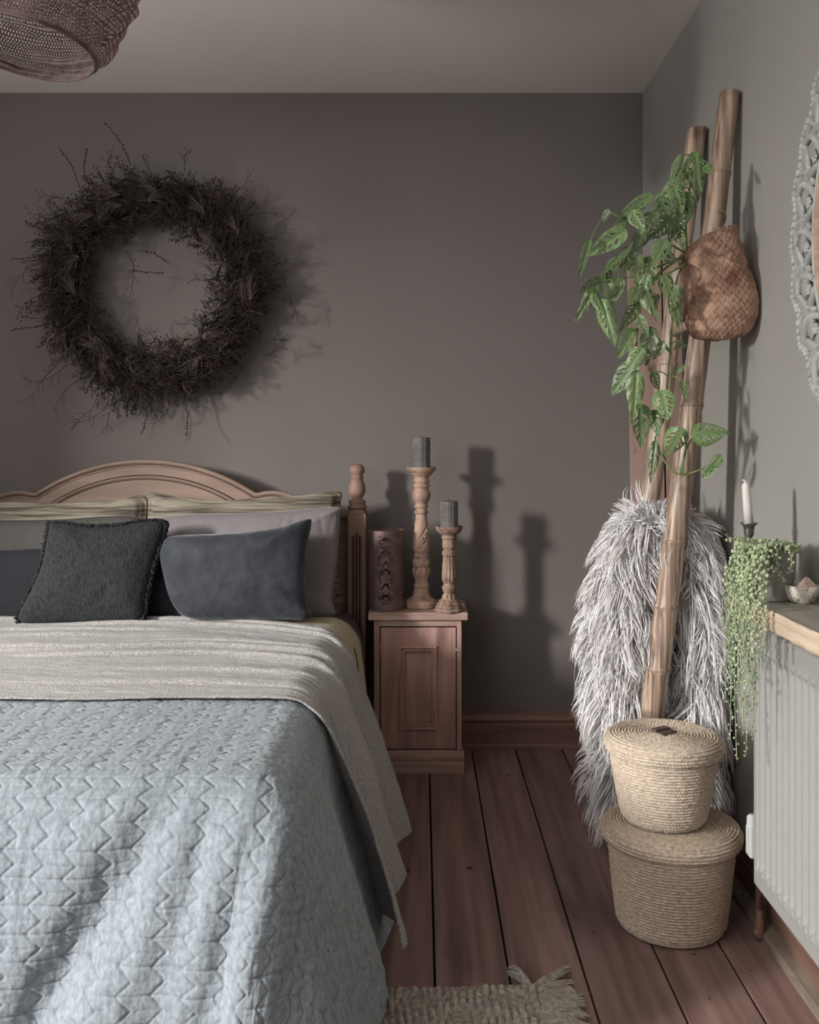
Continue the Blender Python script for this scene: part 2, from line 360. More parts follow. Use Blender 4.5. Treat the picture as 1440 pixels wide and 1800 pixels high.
hb = b.build('headboard', M['pine'], bed, False)
def bead(off, r, m=M['pine'], y=3.568, pts=None, name='moulding', flat=1.0):
    pts = pts or outline
    q = []
    for i, (x, z) in enumerate(pts):
        a = Vector(pts[max(i - 1, 0)]); c = Vector(pts[min(i + 1, len(pts) - 1)]); t = (c - a).normalized()
        n = Vector((t.y, -t.x)); q.append((x + n.x * off, y, z + n.y * off))
    bb = MB(); bb.tube(q, r, 8); return bb.build(name, m, hb)
bead(.005, .008, y=3.572); bead(.016, .0022, M['groove'], y=3.5700, name='groove'); bead(.0205, .004, y=3.571)
R2 = 300.0
arc = []
for k in range(0, 41):
    dx = -175 + 350 * k / 40; arc.append((hx(258 + dx), hz(838 + R2 - math.sqrt(R2 * R2 - dx * dx))))
bead(0, .0045, pts=arc, y=3.570); bead(.0085, .0020, M['groove'], pts=arc, y=3.5698, name='groove'); bead(-.0062, .0020, M['groove'], pts=arc, y=3.5698, name='groove')
def post(x):
    b = MB(); hw = .0345; y = 3.565; zt = CZ - (893 - VY) * 3.565 / F
    b.box((x - hw, y - hw, 0), (x + hw, y + hw, zt - .02), .006)
    b.lathe([(hw * 1.20, zt - .021), (hw * 1.05, zt - .008), (hw * .80, zt)], 8, (x, y, 0))
    p = b.build('post', M['pine_v'], bed, False)
    for dx in (-.012, 0, .012):
        f = MB(); f.tube([(x + dx, y - hw - .0002, .3), (x + dx, y - hw - .0002, zt - .10 + (.012 if dx == 0 else 0))], .0032, 6)
        f.build('flute', M['groove'], p)
    for dx in (-.018, -.006, .006, .018):
        f = MB(); f.tube([(x + dx, y - hw, .3), (x + dx, y - hw, zt - .11)], .0030, 6); f.build('reed', M['pine_v'], p)
    k = 3.565 / F
    prof = [(17, 893), (17, 889), (13.5, 887), (15, 884), (16, 881), (13, 879), (9, 877), (10.5, 873), (14, 867), (15, 860), (14, 852), (11, 845), (10, 841.5), (12, 840), (12, 838.5), (9, 837.5), (11, 834), (13.2, 829), (13.2, 824), (11, 819), (7, 816.5), (0.1, 815.5)]
    f = MB(); f.lathe([(r * k, CZ - (yy - VY) * k) for r, yy in prof], 28, (x, y, 0)); f.build('finial', M['pine_v'], p)
post(BX1); post(BX0)
for x in (BX1 - .012, BX0 + .012):
    b = MB(); b.box((x - .012, 1.75, .2), (x + .012, 3.53, .36), .004); b.build('side_rail', M['pine'], bed, False)
b = MB(); b.box((BX0 + .02, 1.79, .28), (BX1 - .02, 3.55, .535), .045); b.build('mattress', M['sheet'], bed)
for x in (BX0 + .06, BX1 - .06):
    b = MB(); b.lathe([(.02, 0), (.028, .03), (.022, .06), (.03, .2), (.03, .28)], 12, (x, 2.15, 0)); b.build('leg', M['pine_v'], bed)

# ------------------------------------------------------------------ bedding: cloth laid on the mattress and falling over its edges
XE, YE = -0.245, 1.675                                  # mattress edge at the right side and at the foot
def fall(s, r, a):                                       # outwards, down for arc length s past the shoulder
    q = np.clip(s / r, 0, PI / 2 - a)
    o = r * np.sin(q); d = r * (1 - np.cos(q))
    ext = np.maximum(s - r * (PI / 2 - a), 0)
    return o + ext * np.sin(a), d + ext * np.cos(a)
def cloth(U, V, top, r, a, fold, skew=0.0, xi=0.07, yi=0.06, bulge=None):
    """U: metres across from the bed's centre line outwards, V: metres towards the foot from Y=3.5"""
    cxm = (BX0 + BX1) / 2; hwid = XE - xi - cxm
    su = np.maximum(np.abs(U) - hwid, 0); sgn = np.sign(U)
    sv = np.maximum(V - (3.5 - (YE + yi)), 0)
    s = np.sqrt(su ** 2 + sv ** 2) + 1e-9
    k = np.where((su > 0) & (sv > 0), 1.0, 0)
    s2 = (su ** 4 + sv ** 4 + 1e-30) ** .25
    nx = su / s; ny = sv / s
    if isinstance(r, tuple):
        wy = ease((sv / s) ** 2); r = r[0] * (1 - wy) + r[1] * wy
    o, d = fall(s2, r, a)
    o = o + fold(U, V, s2, su, sv)
    X = cxm + sgn * (np.minimum(np.abs(U), hwid) + nx * o)
    Y = 3.5 - np.minimum(V, 3.5 - (YE + yi)) - ny * o
    Z = top - d
    return X, Y, Z, s2
def ease(t): t = np.clip(t, 0, 1); return t * t * (3 - 2 * t)

# quilt --------------------------------------------------------
us = np.concatenate([np.linspace(-1.25, 0.0, 60), np.arange(0.002, 1.30, 0.0021)])
vs = np.arange(1.20, 2.36, 0.0021)
U, V = np.meshgrid(us, vs)
def qfold(U, V, s, su, sv):
    t = ease(s / .35)
    ph = np.arctan2(su, sv + 1e-9)
    f = 0.012 * np.sin(U * 11 + 1.9 + 1.5 * (V - 1.8)) * ease(sv / .3) * (1 - ease(su / .05)) + 0.005 * np.sin(U * 27 + V * 4) * ease(sv / .3) * (1 - ease(su / .05))
    f = f + 0.008 * t * np.sin(ph * 2 * 1.0) ** 2
    f = f - .052 * np.exp(-((U - (.62 - .50 * sv)) / .060) ** 2) * ease(sv / .40) + .036 * np.exp(-((U - (.79 - .06 * sv)) / .085) ** 2) * ease(sv / .22)
    f = f + .008 * np.sin((U + .25 * sv) * 62) * ease(sv / .2) * np.exp(-((U - .66) / .10) ** 2)
    f = f + 0.012 * t * np.sin(V * 17) * ease(su / .1) * (1 - ease(sv / .03)) + .008 * t * fbm(U * 5, V * 5, 3)
    return f
X, Y, Z, s = cloth(U, V, .566, (.11, .17), .285, qfold, xi=.075, yi=.13)
Z = Z + .004 * fbm(U * 4, V * 4, 5) * (1 - ease(s / .06))
# quilting: zigzag seams with cross seams
Pz, Wz = 0.044, 0.054
tri = np.abs((V / Pz) % 1 - .5) * 2                   # 0 at mid row, 1 at the row seam
zx = (U + 0.024 * tri) / Wz
dz = np.abs(zx - np.round(zx)) * Wz * .70
dh = np.abs(V / Pz - np.round(V / Pz)) * Pz
cell = np.floor(zx + .5)
dm = np.abs((V / Pz) % 1 - .5) * Pz + np.where(np.abs(zx - np.round(zx)) < .16, 9, 0)
h = 0.0026 * (1 - np.exp(-(dz / .0020) ** 2)) + .0024 * (1 - np.exp(-(dh / .0018) ** 2)) + .0014 * (1 - np.exp(-(dm / .0020))) + .0010 * (1 - np.exp(-(dz / .012) ** 2))
h = h + .0009 * fbm(U * 90, V * 30, 9, 3) + .0012 * fbm(U * 22 + 3, V * 9, 19, 3) * ease(s / .15)
X, Y, Z = displace(X, Y, Z, -h)
Z = np.maximum(Z, .024)
o = np_mesh('quilt', np.stack([X, Y, Z], -1).reshape(-1, 3), grid_q(len(us), len(vs)), M['quilt'])
tag(o, 'slate blue zigzag quilted bedspread covering the foot of the bed', 'bedspread')

# cream and black blankets showing at the head -------------------
def band(name, v0, v1, umax, top, m, label, cat, a=.16, seed=1, skewf=.35, n=(170, 60)):
    us = np.linspace(-umax, umax, n[0]); vs = np.linspace(v0, v1, n[1]); U, V = np.meshgrid(us, vs)
    f = lambda U, V, s, su, sv: .01 * ease(s / .3) * np.sin(V * 23 + seed)
    X, Y, Z, s = cloth(U, V, top, .105, a, f, xi=.07)
    Y = Y - skewf * np.maximum(s - .06, 0)
    Z = np.maximum(Z + .003 * fbm(U * 5, V * 5, seed), .03)
    o = np_mesh(name, np.stack([X, Y, Z], -1).reshape(-1, 3), grid_q(len(us), len(vs)), m)
    md = o.modifiers.new('thick', 'SOLIDIFY'); md.thickness = .006; md.offset = -1
    return tag(o, label, cat)
band('sheet', 0.02, .8, 1.05, .552, M['sheet'], 'taupe grey sheet tucked over the mattress by the bedpost', 'sheet', a=.04, seed=4, skewf=.0)
band('blanket', 0.20, .50, .78, .558, M['black'], 'thin black blanket edge peeping out above the cream one', 'blanket', a=.08, seed=2, skewf=.2)
band('blanket', 0.235, .80, 1.20, .566, M['cream'], 'cream blanket edge showing above the taupe throw', 'blanket', a=.12, seed=3, skewf=.25)

# taupe throw across the bed -------------------------------------
us = np.concatenate([np.linspace(-1.25, 0.0, 120), np.arange(0.006, 1.278, 0.0050)]); vs = np.arange(0.0, 1.0001, 0.0034)
U, T = np.meshgrid(us, vs)
sback = np.maximum(U - (XE - .10 + 1.015), 0)
V = 0.27 + (.04 * ease((U - .05) / .4) + .21 * np.clip((U - .38) / .40, 0, 1) ** 1.6) * (1 - T) + .03 * np.maximum(-U, 0) + T * (1.04 - .03 * np.maximum(-U, 0)) + .02 * vnoise(U * 3, T * 0, 8) * (1 - T) + .012 * np.sin(U * 9) * T
def tfold(U, V, s, su, sv):
    t = ease(s / .32)
    w = V + .10 * s
    return t * (.028 * np.sin(w * 19 + .6 + 2 * s) + .006 * np.sin(w * 43 + 1 - 3 * s) + .014 * vnoise(w * 7, s * 2, 6))
X, Y, Z, s = cloth(U, V, .580, .12, .33, tfold, xi=.075)
sk = .46 - .16 * T
side = np.maximum(s - .05, 0) * (U > 0)
Y = Y - side * sk
# long soft ridges running across the bed
rid = np.zeros_like(U)
for (v0, amp, wd, dr, a0, a1) in [(.06, .010, .012, .03, -1.2, 1.0), (.15, .012, .013, -.03, -.2, 1.0), (.22, .008, .016, .04, -1.3, .4), (.30, .011, .014, -.03, -1.3, .2), (.36, .009, .02, .03, .1, 1.0),
                          (.47, .014, .015, -.04, -.3, 1.0), (.53, .008, .02, .03, -1.2, .1), (.60, .015, .016, -.05, -.2, 1.0), (.66, .011, .02, .03, -1.3, -.1), (.74, .007, .015, -.05, 0, 1), (.86, .006, .02, .02, -1, 1)]:
    c = v0 + dr * U + .022 * vnoise(U * 2.2 + v0 * 40, U * 0, 12)
    e = T - c
    env = ease((U - a0) / .3) * ease((a1 - U) / .3)
    rid += 1.15 * amp * env * np.exp(-np.where(e > 0, e / (wd * .8), e / (wd * 3.4)) ** 2)
rid += .0028 * fbm(U * 4, T * 26, 22, 3)
rid = rid * (.4 + .6 * (1 - ease(s / .3)))
X, Y, Z = displace(X, Y, Z, -(rid + .0012 * fbm(U * 30, V * 90, 21, 3)))
Y = Y - 1.5 * rid * (1 - ease(s / .1))
Z = np.maximum(Z, .035)
o = np_mesh('throw_blanket', np.stack([X, Y, Z], -1).reshape(-1, 3), grid_q(len(us), len(vs)), M['throw'])
md = o.modifiers.new('thick', 'SOLIDIFY'); md.thickness = .005; md.offset = -1
tag(o, 'taupe brushed cotton throw laid across the bed and hanging down its side', 'blanket')

# ------------------------------------------------------------------ pillows and cushions
PG = {'pillow': 'pillows against the headboard', 'cushion': 'scatter cushions in front of the pillows'}
def pillow(name, outline_px, yb, lean, thick, m, label, cat='pillow', group=None, q=.5, wr=.004, seed=1, flat=2.4, nr=34, na=160, flange=0, crease=None):
    # outline placed in a plane that leans back from y=yb at mattress height; stuffed to a real thickness
    def onplane(px, py):
        tx = (px - VX) / F; tz = -(py - VY) / F           # ray (tx*y, y, CZ+tz*y); plane y = yb + (z-.57)*lean
        y = (yb + (CZ - .57) * lean) / (1 - tz * lean)
        return Vector((tx * y, y, CZ + tz * y))
    pts = [onplane(*p) for p in outline_px]
    loop = spline(pts + [pts[0]], na)[:-1]
    n = len(loop); c = sum(loop, Vector()) / n
    nrm = Vector((0, -1, lean)).normalized()
    A = np.array([list(p) for p in loop]); C = np.array(list(c)); NR = np.array(list(nrm))
    vs = []; 
    ss = np.linspace(0.0, 1, nr) ** .8
    rows = []
    for side in (1, -1):
        for s_ in (ss if side == 1 else ss[::-1][1:]):
            pos = C + (A - C) * max(s_, .002)
            t = thick * (1 - s_ ** flat) ** q if s_ < 1 else 0
            if flange and s_ > 1 - flange: t = .004
            wz = wr * fbm(pos[:, 0] * 9 + seed, pos[:, 2] * 9, seed, 4) * (1 - s_ ** 6)
            if crease is not None: wz = wz + crease(pos[:, 0], pos[:, 2], s_)
            rows.append(pos + NR * (side * (t * 1.0) + wz)[:, None] if np.ndim(wz) else pos)
    V = np.concatenate(rows); Q = grid_q(n, len(rows), True)
    o = np_mesh(name, V, Q, m)
    return tag(o, label, cat, group or PG[cat]), loop, nrm
def sc4(x0, y0, s, pts): return [(x0 + p[0] / s, y0 + p[1] / s) for p in pts]
pillow('pillow', [(262, 864), (300, 871), (340, 878), (375, 881), (425, 878), (480, 874), (540, 870), (597, 864), (598, 895), (594, 1000), (588, 1085), (430, 1092), (280, 1088), (262, 1000), (260, 920)],
       3.43, .09, .055, M['oat'], 'oatmeal striped linen pillow behind the mauve one by the bedpost', seed=2, flange=.06, q=.4)
pillow('pillow', [(-220, 886), (-100, 884), (20, 883), (120, 884), (200, 879), (256, 873), (258, 920), (256, 1000), (250, 1088), (0, 1092), (-210, 1088), (-224, 1000)],
       3.43, .09, .055, M['oat'], 'oatmeal striped linen pillow left of its twin, behind the charcoal cushion', seed=3, flange=.06, q=.4)
def cre(X, Z, s):
    out = 0
    for x0, k, d in ((-.475, .1, 1), (-.44, .12, 1), (-.335, -.15, 1), (-.315, .3, 1)):
        e = X - x0 - k * (Z - .85); out = out - .006 * np.exp(-(e / .004) ** 2) * (Z > .8) * (1 - s ** 8)
    return out
pillow('pillow', [(268, 912), (330, 904), (430, 902), (520, 897), (594, 892), (598, 908), (593, 980), (584, 1050), (578, 1088), (430, 1096), (285, 1094), (262, 1040), (255, 960)],
       3.30, .12, .070, M['lilac'], 'mauve grey cotton pillow standing behind the blue velvet cushion', seed=5, q=.5, crease=cre)
pillow('pillow', [(-230, 922), (-120, 918), (0, 915), (90, 914), (240, 910), (262, 960), (258, 1088), (0, 1094), (-220, 1090)],
       3.31, .10, .060, M['grey_p'], 'plain grey pillow at the left, above the navy one', seed=6)
pillow('pillow', [(-200, 985), (-80, 970), (20, 966), (78, 964), (150, 972), (170, 1040), (150, 1096), (0, 1098), (-190, 1096)],
       3.20, .08, .05, M['navy'], 'dark navy velvet pillow left of the charcoal fringed cushion', seed=7, wr=.002)
pillow('pillow', [(170, 985), (240, 975), (320, 972), (380, 985), (390, 1060), (370, 1098), (260, 1100), (170, 1096)],
       3.20, .05, .035, M['navy'], 'dark navy pillow in the gap between charcoal and blue cushions', seed=8, wr=.002)
o, loop, nrm = pillow('cushion', [(87, 921), (115, 920), (150, 926), (200, 926), (240, 919), (272, 916), (290, 922), (287, 945), (276, 975), (266, 1010), (258, 1050), (248, 1089), (200, 1094), (110, 1094), (34, 1092), (52, 1045), (72, 1000), (82, 955)],
       3.095, .20, .060, M['char'], 'charcoal woven square cushion with frayed fringe edges', 'cushion', seed=9, q=.5, flat=2.2, wr=.006)
fr = MB()
for i in range(len(loop) * 5):
    f = i / 5; p = loop[int(f) % len(loop)].lerp(loop[(int(f) + 1) % len(loop)], f - int(f))
    if p.z < .59: continue
    c = sum(loop, Vector()) / len(loop); d = (p - c).normalized(); tdir = (loop[(int(f) + 1) % len(loop)] - loop[int(f) % len(loop)]).normalized()
    for k in range(2):
        L = random.uniform(.012, .024); e = tdir * random.uniform(-.012, .012)
        a = p - d * .006 + nrm * random.uniform(-.008, .008)
        fr.tube([a, a + d * L * .5 + e * .4 + nrm * random.uniform(-.002, .008), a + d * L * .8 + e + nrm * random.uniform(-.006, .010)], [.0022, .0026, .0014], 4)
fo = fr.build('fringe', M['char'], o); fo['kind'] = 'stuff'
pillow('cushion', [(288, 950), (300, 943), (340, 940), (400, 938), (460, 932), (505, 924), (530, 915), (546, 912), (547, 925), (541, 955), (537, 1000), (538, 1050), (545, 1087), (500, 1090), (400, 1091), (340, 1089), (316, 1078), (298, 1050), (287, 1010), (281, 975)],
       3.11, .16, .072, M['velvet'], 'slate blue velvet cushion slumped on one side', 'cushion', seed=11, q=.45, wr=.005, flat=2.6)

# ------------------------------------------------------------------ bedside cabinet
cab = thing('bedside_cabinet', 'small reddish pine bedside cabinet with a panelled door', 'cabinet', (-0.01, 3.53, 0))
k = 3.40 / F
def cxp(px, y=3.405): return (px - VX) * y / F
def czp(py, y=3.405): return CZ - (py - VY) * y / F
yf, yb_ = 3.405, 3.675
zt = .567
b = MB(); b.box((cxp(647, 3.385), 3.385, zt - .028), (cxp(823, 3.385), 3.672, zt), .005); b.build('top', M['cab_h'], cab, False)
bz = czp(1318)
b = MB(); x0, x1 = cxp(658), cxp(811)
b.box((x0, yf + .012, 0.07), (x0 + .016, yb_, zt - .028)); b.box((x1 - .016, yf + .012, .07), (x1, yb_, zt - .028)); b.box((x0 + .016, yb_ - .01, .07), (x1 - .016, yb_, zt - .028))
b.box((x0 + .016, yf + .03, .07), (x1 - .016, yb_ - .01, .085))
b.build('carcass', M['cab'], cab, False)
b = MB(); b.box((x0 - .001, yf, bz), (cxp(667.5), yf + .018, zt - .0285), .0015); b.build('stile', M['cab'], cab, False)
b = MB(); b.box((cxp(803.5), yf, bz), (x1 + .001, yf + .018, zt - .0285), .0015); b.build('stile', M['cab'], cab, False)
b = MB(); b.box((cxp(667.5), yf + .001, czp(1101)), (cxp(803.5), yf + .018, zt - .0285), .001); b.build('rail', M['cab_h'], cab, False)
# door as a frame with a recessed moulded panel
dx0, dx1, dz1, dz0 = cxp(669.5), cxp(801.5), czp(1103.5), czp(1316.5)
px0, px1, pz1, pz0 = cxp(702), cxp(768), czp(1136), czp(1283)
b = MB(); yd = yf + .0015
b.box((dx0, yd, dz0), (px0, yd + .018, dz1), .001); b.box((px1, yd, dz0), (dx1, yd + .018, dz1), .001)
b.box((px0 - .001, yd, pz1), (px1 + .001, yd + .018, dz1), .001); b.box((px0 - .001, yd, dz0), (px1 + .001, yd + .018, pz0), .001)
door = b.build('door', M['cab'], cab, False)
b = MB(); b.box((px0 + .02, yd + .010, pz0 + .02), (px1 - .02, yd + .014, pz1 - .02)); b.build('panel', M['cab'], door, False)
b = MB()
prof = [(-.002, .001), (-.001, -.006), (.002, -.0085), (.006, -.0085), (.0085, -.001), (.012, .000), (.0145, -.003), (.018, -.003), (.0200, .004), (.0225, .0102)]
rings = []
for (d, yy) in prof:
    rings.append([(px0 + d, yd + yy, pz0 + d), (px1 - d, yd + yy, pz0 + d), (px1 - d, yd + yy, pz1 - d), (px0 + d, yd + yy, pz1 - d)])
vs_ = [p for r in rings for p in r]; fs_ = []
for j in range(len(rings) - 1):
    for i in range(4): fs_.append((j * 4 + i, j * 4 + (i + 1) % 4, (j + 1) * 4 + (i + 1) % 4, (j + 1) * 4 + i))
b.add(vs_, fs_); b.build('moulding', M['cab'], door, False)
for z0, z1 in ((czp(1155), czp(1129)), (czp(1314), czp(1292))):
    b = MB(); b.tube([(cxp(668.6), yf - .001, z0), (cxp(668.6), yf - .001, z1)], .0016, 8); tag(b.build('hinge', M['brass'], door), 'thin brass hinge')
b = MB(); zc = czp(1141.5)
b.prism([(cxp(799), zc + .001), (cxp(803), zc + .006), (cxp(808), zc + .006), (cxp(811), zc + .009), (cxp(811), zc - .007), (cxp(799), zc - .005)], yf - .008, yf - .001)
tag(b.build('catch', M['cab_h'], door, False), 'small carved wooden turn catch')
b = MB()
pf = [(0, 0), (-.014, 0), (-.014, .034), (-.010, .040), (-.012, .044), (-.012, .056), (-.006, .066), (-.003, .072), (0, .078)]
b.prof_x([(yf + .002 + y * 1.0, z) for y, z in pf] + [(yf + .02, .078), (yf + .02, 0)], x0 - .010, x1 + .010)
for sx, xx in ((-1, x0), (1, x1)):
    q = [(xx - sx * (y) * .72 if True else 0, z) for y, z in pf]
    b.prof_y(q + [(xx - sx * .006, .078), (xx - sx * .006, 0)], yf + .003, yb_)
b.build('plinth', M['cab_h'], cab, False)

# ------------------------------------------------------------------ candlesticks and lantern on the cabinet
def carved(name, cxw, cyw, unit, y0, prof, m, label, fn=None, n=64, group=None):
    t = thing(name, label, 'candlestick', (cxw, cyw, zt), 'carved candlesticks on the bedside cabinet')
    z0 = zt
    pr = sorted([((y0 - yy) * unit, r * unit) for yy, r in prof])
    # densify with smooth interpolation
    out = []
    for i in range(len(pr) - 1):
        (za, ra), (zb, rb) = pr[i], pr[i + 1]; st = max(2, int((zb - za) / .0016))
        for q in range(st): f = q / st; g_ = f * f * (3 - 2 * f); out.append((ra + (rb - ra) * g_, za + (zb - za) * f))
    out.append((pr[-1][1], pr[-1][0])); out.append((pr[-1][1] - .006, pr[-1][0] - .003)); out.append((.001, pr[-1][0] - .004))
    b = MB(); b.lathe(out, n, (cxw, cyw, z0), fn)
    b.build('stick', m, t)
    return t, z0 + pr[-1][0] - .003
u1 = 3.50 / F / 2.903
def tallfn(t, z):
    y = 912 - z / u1
    if 440 < y < 650:
        e = math.sin(PI * (y - 440) / 210); p = (t * 1.0 + (y - 440) / 52.0) % (2 * PI / 2)
        grv = -.0035 * math.exp(-((p - .5) / .16) ** 2) - .0035 * math.exp(-((p - 1.6) / .16) ** 2)
        leafs = .0022 * math.sin(y / 4.2) * math.cos(t * 9 + y / 8) if .7 < p < 1.4 else 0
        return e * (grv + leafs)
    if 660 < y < 755: return .0022 * (1 if math.sin(t * 7 + (3 if y > 700 else 0)) > .1 else -.6) * (1 if (664 < y < 692 or 712 < y < 738) else 0)
    return 0
tall, ztop = carved('candlestick', (740.8 - VX) * 3.5 / F, 3.50, u1, 912,
    [(912, 78), (905, 82), (885, 83), (880, 79), (876, 78), (866, 62), (858, 50), (852, 46), (846, 44), (832, 40), (822, 37), (812, 37), (803, 41), (797, 38), (790, 34), (770, 33), (758, 36), (750, 41), (738, 43), (716, 43), (708, 38), (702, 42), (690, 44), (668, 42), (660, 36), (654, 40), (647, 38), (638, 38), (620, 43), (600, 44), (570, 42), (530, 38), (490, 34), (460, 30), (438, 28), (434, 35), (424, 36), (418, 30), (408, 31), (400, 36), (392, 35), (384, 31), (372, 38), (358, 45), (342, 48), (326, 46), (312, 40), (304, 34), (300, 43), (290, 44), (284, 36), (278, 37), (272, 43), (264, 42), (258, 37), (250, 39), (244, 44), (232, 56), (216, 70), (208, 75), (198, 77)],
    M['carved'], 'tall carved wooden candlestick with spiral leaf band, beside the lantern', tallfn, 96)
u2 = 3.42 / F / 2.903
def shortfn(t, z):
    y = 925 - z / u2
    if 645 < y < 785: return .0012 * math.cos(t * 12)
    if 838 < y < 862: return .0022 * math.cos(t * 9)
    if y > 868: return .0022 * math.cos(t * 8)
    return 0
short, ztop2 = carved('candlestick', (789.5 - VX) * 3.42 / F, 3.42, u2, 925,
    [(925, 71), (918, 73), (911, 70), (908, 62), (903, 66), (896, 64), (892, 57), (888, 60), (880, 56), (876, 48), (870, 52), (866, 46), (862, 36), (850, 33), (838, 28), (830, 27), (822, 33), (814, 34), (806, 37), (798, 35), (792, 28), (784, 27), (774, 32), (760, 35), (740, 35), (700, 33), (660, 30), (645, 29), (641, 35), (634, 36), (630, 33), (627, 36), (620, 35), (616, 28), (610, 29), (600, 34), (585, 35), (570, 34), (560, 34), (556, 39), (550, 41), (544, 38), (536, 40), (530, 50), (522, 60), (510, 67), (500, 70), (493, 70)],
    M['carved_d'], 'short turned wooden candlestick with a scalloped foot, at the cabinet corner', shortfn, 96)
def candle(loc, r, h, m, label, pattern=True, n=96):
    t = thing('candle', label, 'candle', loc, 'grey pillar candles')
    nz = 90
    th = np.linspace(0, 2 * PI, n, endpoint=False); zz = np.linspace(0, h, nz)
    T, Z = np.meshgrid(th, zz)
    pat = 0
    if pattern:
        a = (T * 10 / (2 * PI)) % 1 - .5; bb = (Z / .0105 + .5 * (np.floor(T * 10 / (2 * PI)) % 2)) % 1 - .5
        d = np.sqrt((a * 1.1) ** 2 + bb ** 2); pat = .0024 * np.exp(-((d - .34) / .09) ** 2) + .0018 * np.exp(-((d) / .12) ** 2) - .0010
    Rr = r + pat
    V = np.stack([Rr * np.cos(T), Rr * np.sin(T), Z], -1).reshape(-1, 3)
    o = np_mesh('wax', V, grid_q(n, nz, True), m); o.parent = t
    b = MB(); b.lathe([(r, h), (r - .003, h + .001), (r * .6, h - .001), (.001, h - .002)], 48, caps=False)
    c = b.build('wax_top', m); c.parent = t
    b = MB(); b.tube([(0, 0, h - .003), (.0005, 0, h + .005), (.002, 0, h + .009)], .0009, 5); c = b.build('wick', M['gap']); c.parent = t
    return t
candle((tall.location.x, 3.50, ztop + .0012), .0315, .108, M['candle'], 'grey embossed pillar candle on the tall candlestick')
candle((short.location.x, 3.42, ztop2 + .0012), .0310, .090, M['candle'], 'grey embossed pillar candle on the short candlestick')

lan = thing('lantern', 'rusty brown metal lantern with cut-out floral pattern by the bedpost', 'lantern', ((679.5 - VX) * 3.47 / F, 3.47, zt))
n, nz, rr, hh = 420, 300, .0625, .281
th = np.linspace(-PI, PI, n, endpoint=False); zz = np.linspace(.001, hh, nz); T, Z = np.meshgrid(th, zz)
V = np.stack([rr * np.sin(T), -rr * np.cos(T), Z], -1).reshape(-1, 3)
Q = grid_q(n, nz, True)
tc = (T[:-1] + PI / n) ; zc_ = (Z[:-1] + Z[1:]) / 2
per = 2 * PI / 4
def hole(tc, z):
    x = np.abs(((tc + per / 2) % per) - per / 2) * rr             # mirror-symmetric motif four times round
    h = np.zeros_like(x, bool)
    def fan(cz, n_, r0, r1, wdt, a0=-.2, a1=PI / 2 - .0):
        nonlocal h
        dx, dz_ = x, z - cz; R = np.hypot(dx, dz_); A = np.arctan2(dz_, dx)
        st = (PI / 2 - a0) / (n_); ph = (PI / 2 - A) / st; e = np.abs(ph - np.round(ph)) * st * R
        w_ = wdt * np.sin(np.clip((R - r0) / (r1 - r0), 0, 1) * PI) ** .7
        h |= (R > r0) & (R < r1) & (e < w_ * 1.25) & (A > a0 - .15)
    def ringlet(cx_, cz, r, w_, a0=-9, a1=9):
        nonlocal h
        dx, dz_ = x - cx_, z - cz; R = np.hypot(dx, dz_); A = np.arctan2(dz_, dx)
        h |= (np.abs(R - r) < w_) & (A > a0) & (A < a1)
    def dot(cx_, cz, r, sx=1):
        nonlocal h
        h |= ((x - cx_) / sx) ** 2 + (z - cz) ** 2 < r * r
    fan(.247, 3, .003, .017, .0019, .25)
    ringlet(.019, .243, .0055, .0013, -2.6, 2.6); ringlet(.010, .232, .0085, .0012, -3.1, -.3); fan(.230, 5, .010, .015, .0012, -PI / 2); dot(.019, .262, .0016)
    for a in range(6): dot(.021 + .0042 * math.cos(a * PI / 3), .263 + .0042 * math.sin(a * PI / 3), .0011)
    fan(.178, 6, .022, .028, .0014, 0); fan(.178, 5, .013, .020, .0012, 0); fan(.160, 5, .006, .013, .0013, -.4)
    fan(.208, 6, .004, .012, .0012, -.6); ringlet(.014, .204, .0045, .0011); ringlet(.023, .190, .004, .001); fan(.088, 5, .004, .012, .0013, -.4); ringlet(.015, .080, .005, .0011); dot(.022, .098, .0018); dot(.0, .220, .0018)
    ringlet(.016, .165, .006, .0013, -2.8, 1.8); ringlet(.0, .174, .0045, .0012); fan(.133, 6, .009, .0195, .0016, -.3); ringlet(0, .130, .0245, .0012, -.9, 1.1)
    for k_ in range(7): dot(.026 - k_ * .0012, .135 - k_ * .0065, .0020, 1); dot(.021 - k_ * .0010, .125 - k_ * .0065, .0012)
    for k_ in range(5): dot(.028, .155 + k_ * .007, .0017)
    dot(.010, .105, .0016); dot(.004, .099, .0014)
    fan(.045, 4, .006, .016, .0016, 0); ringlet(.018, .045, .006, .0014, -2.5, 2.2); fan(.038, 5, .009, .017, .0014, -PI / 2); dot(.026, .052, .002); dot(.0, .040, .003); ringlet(.010, .060, .004, .001)
    return h
keep = ~hole(tc, zc_)
o = np_mesh('shade', V, Q[keep.ravel()], M['rust'], None, False); o.parent = lan
md = o.modifiers.new('thick', 'SOLIDIFY'); md.thickness = .0012; md.offset = 0
b = MB(); b.lathe([(rr - .0015, hh - .002), (rr + .002, hh - .001), (rr + .002, hh + .002), (rr - .0015, hh + .002), (rr - .0015, hh - .002)], 64, caps=False); c = b.build('rim', M['rust']); c.parent = lan
b = MB(); b.lathe([(.001, .0), (rr + .001, .0), (rr + .001, .005), (rr - .002, .005), (.001, .004)], 64, caps=False); c = b.build('base', M['rust']); c.parent = lan

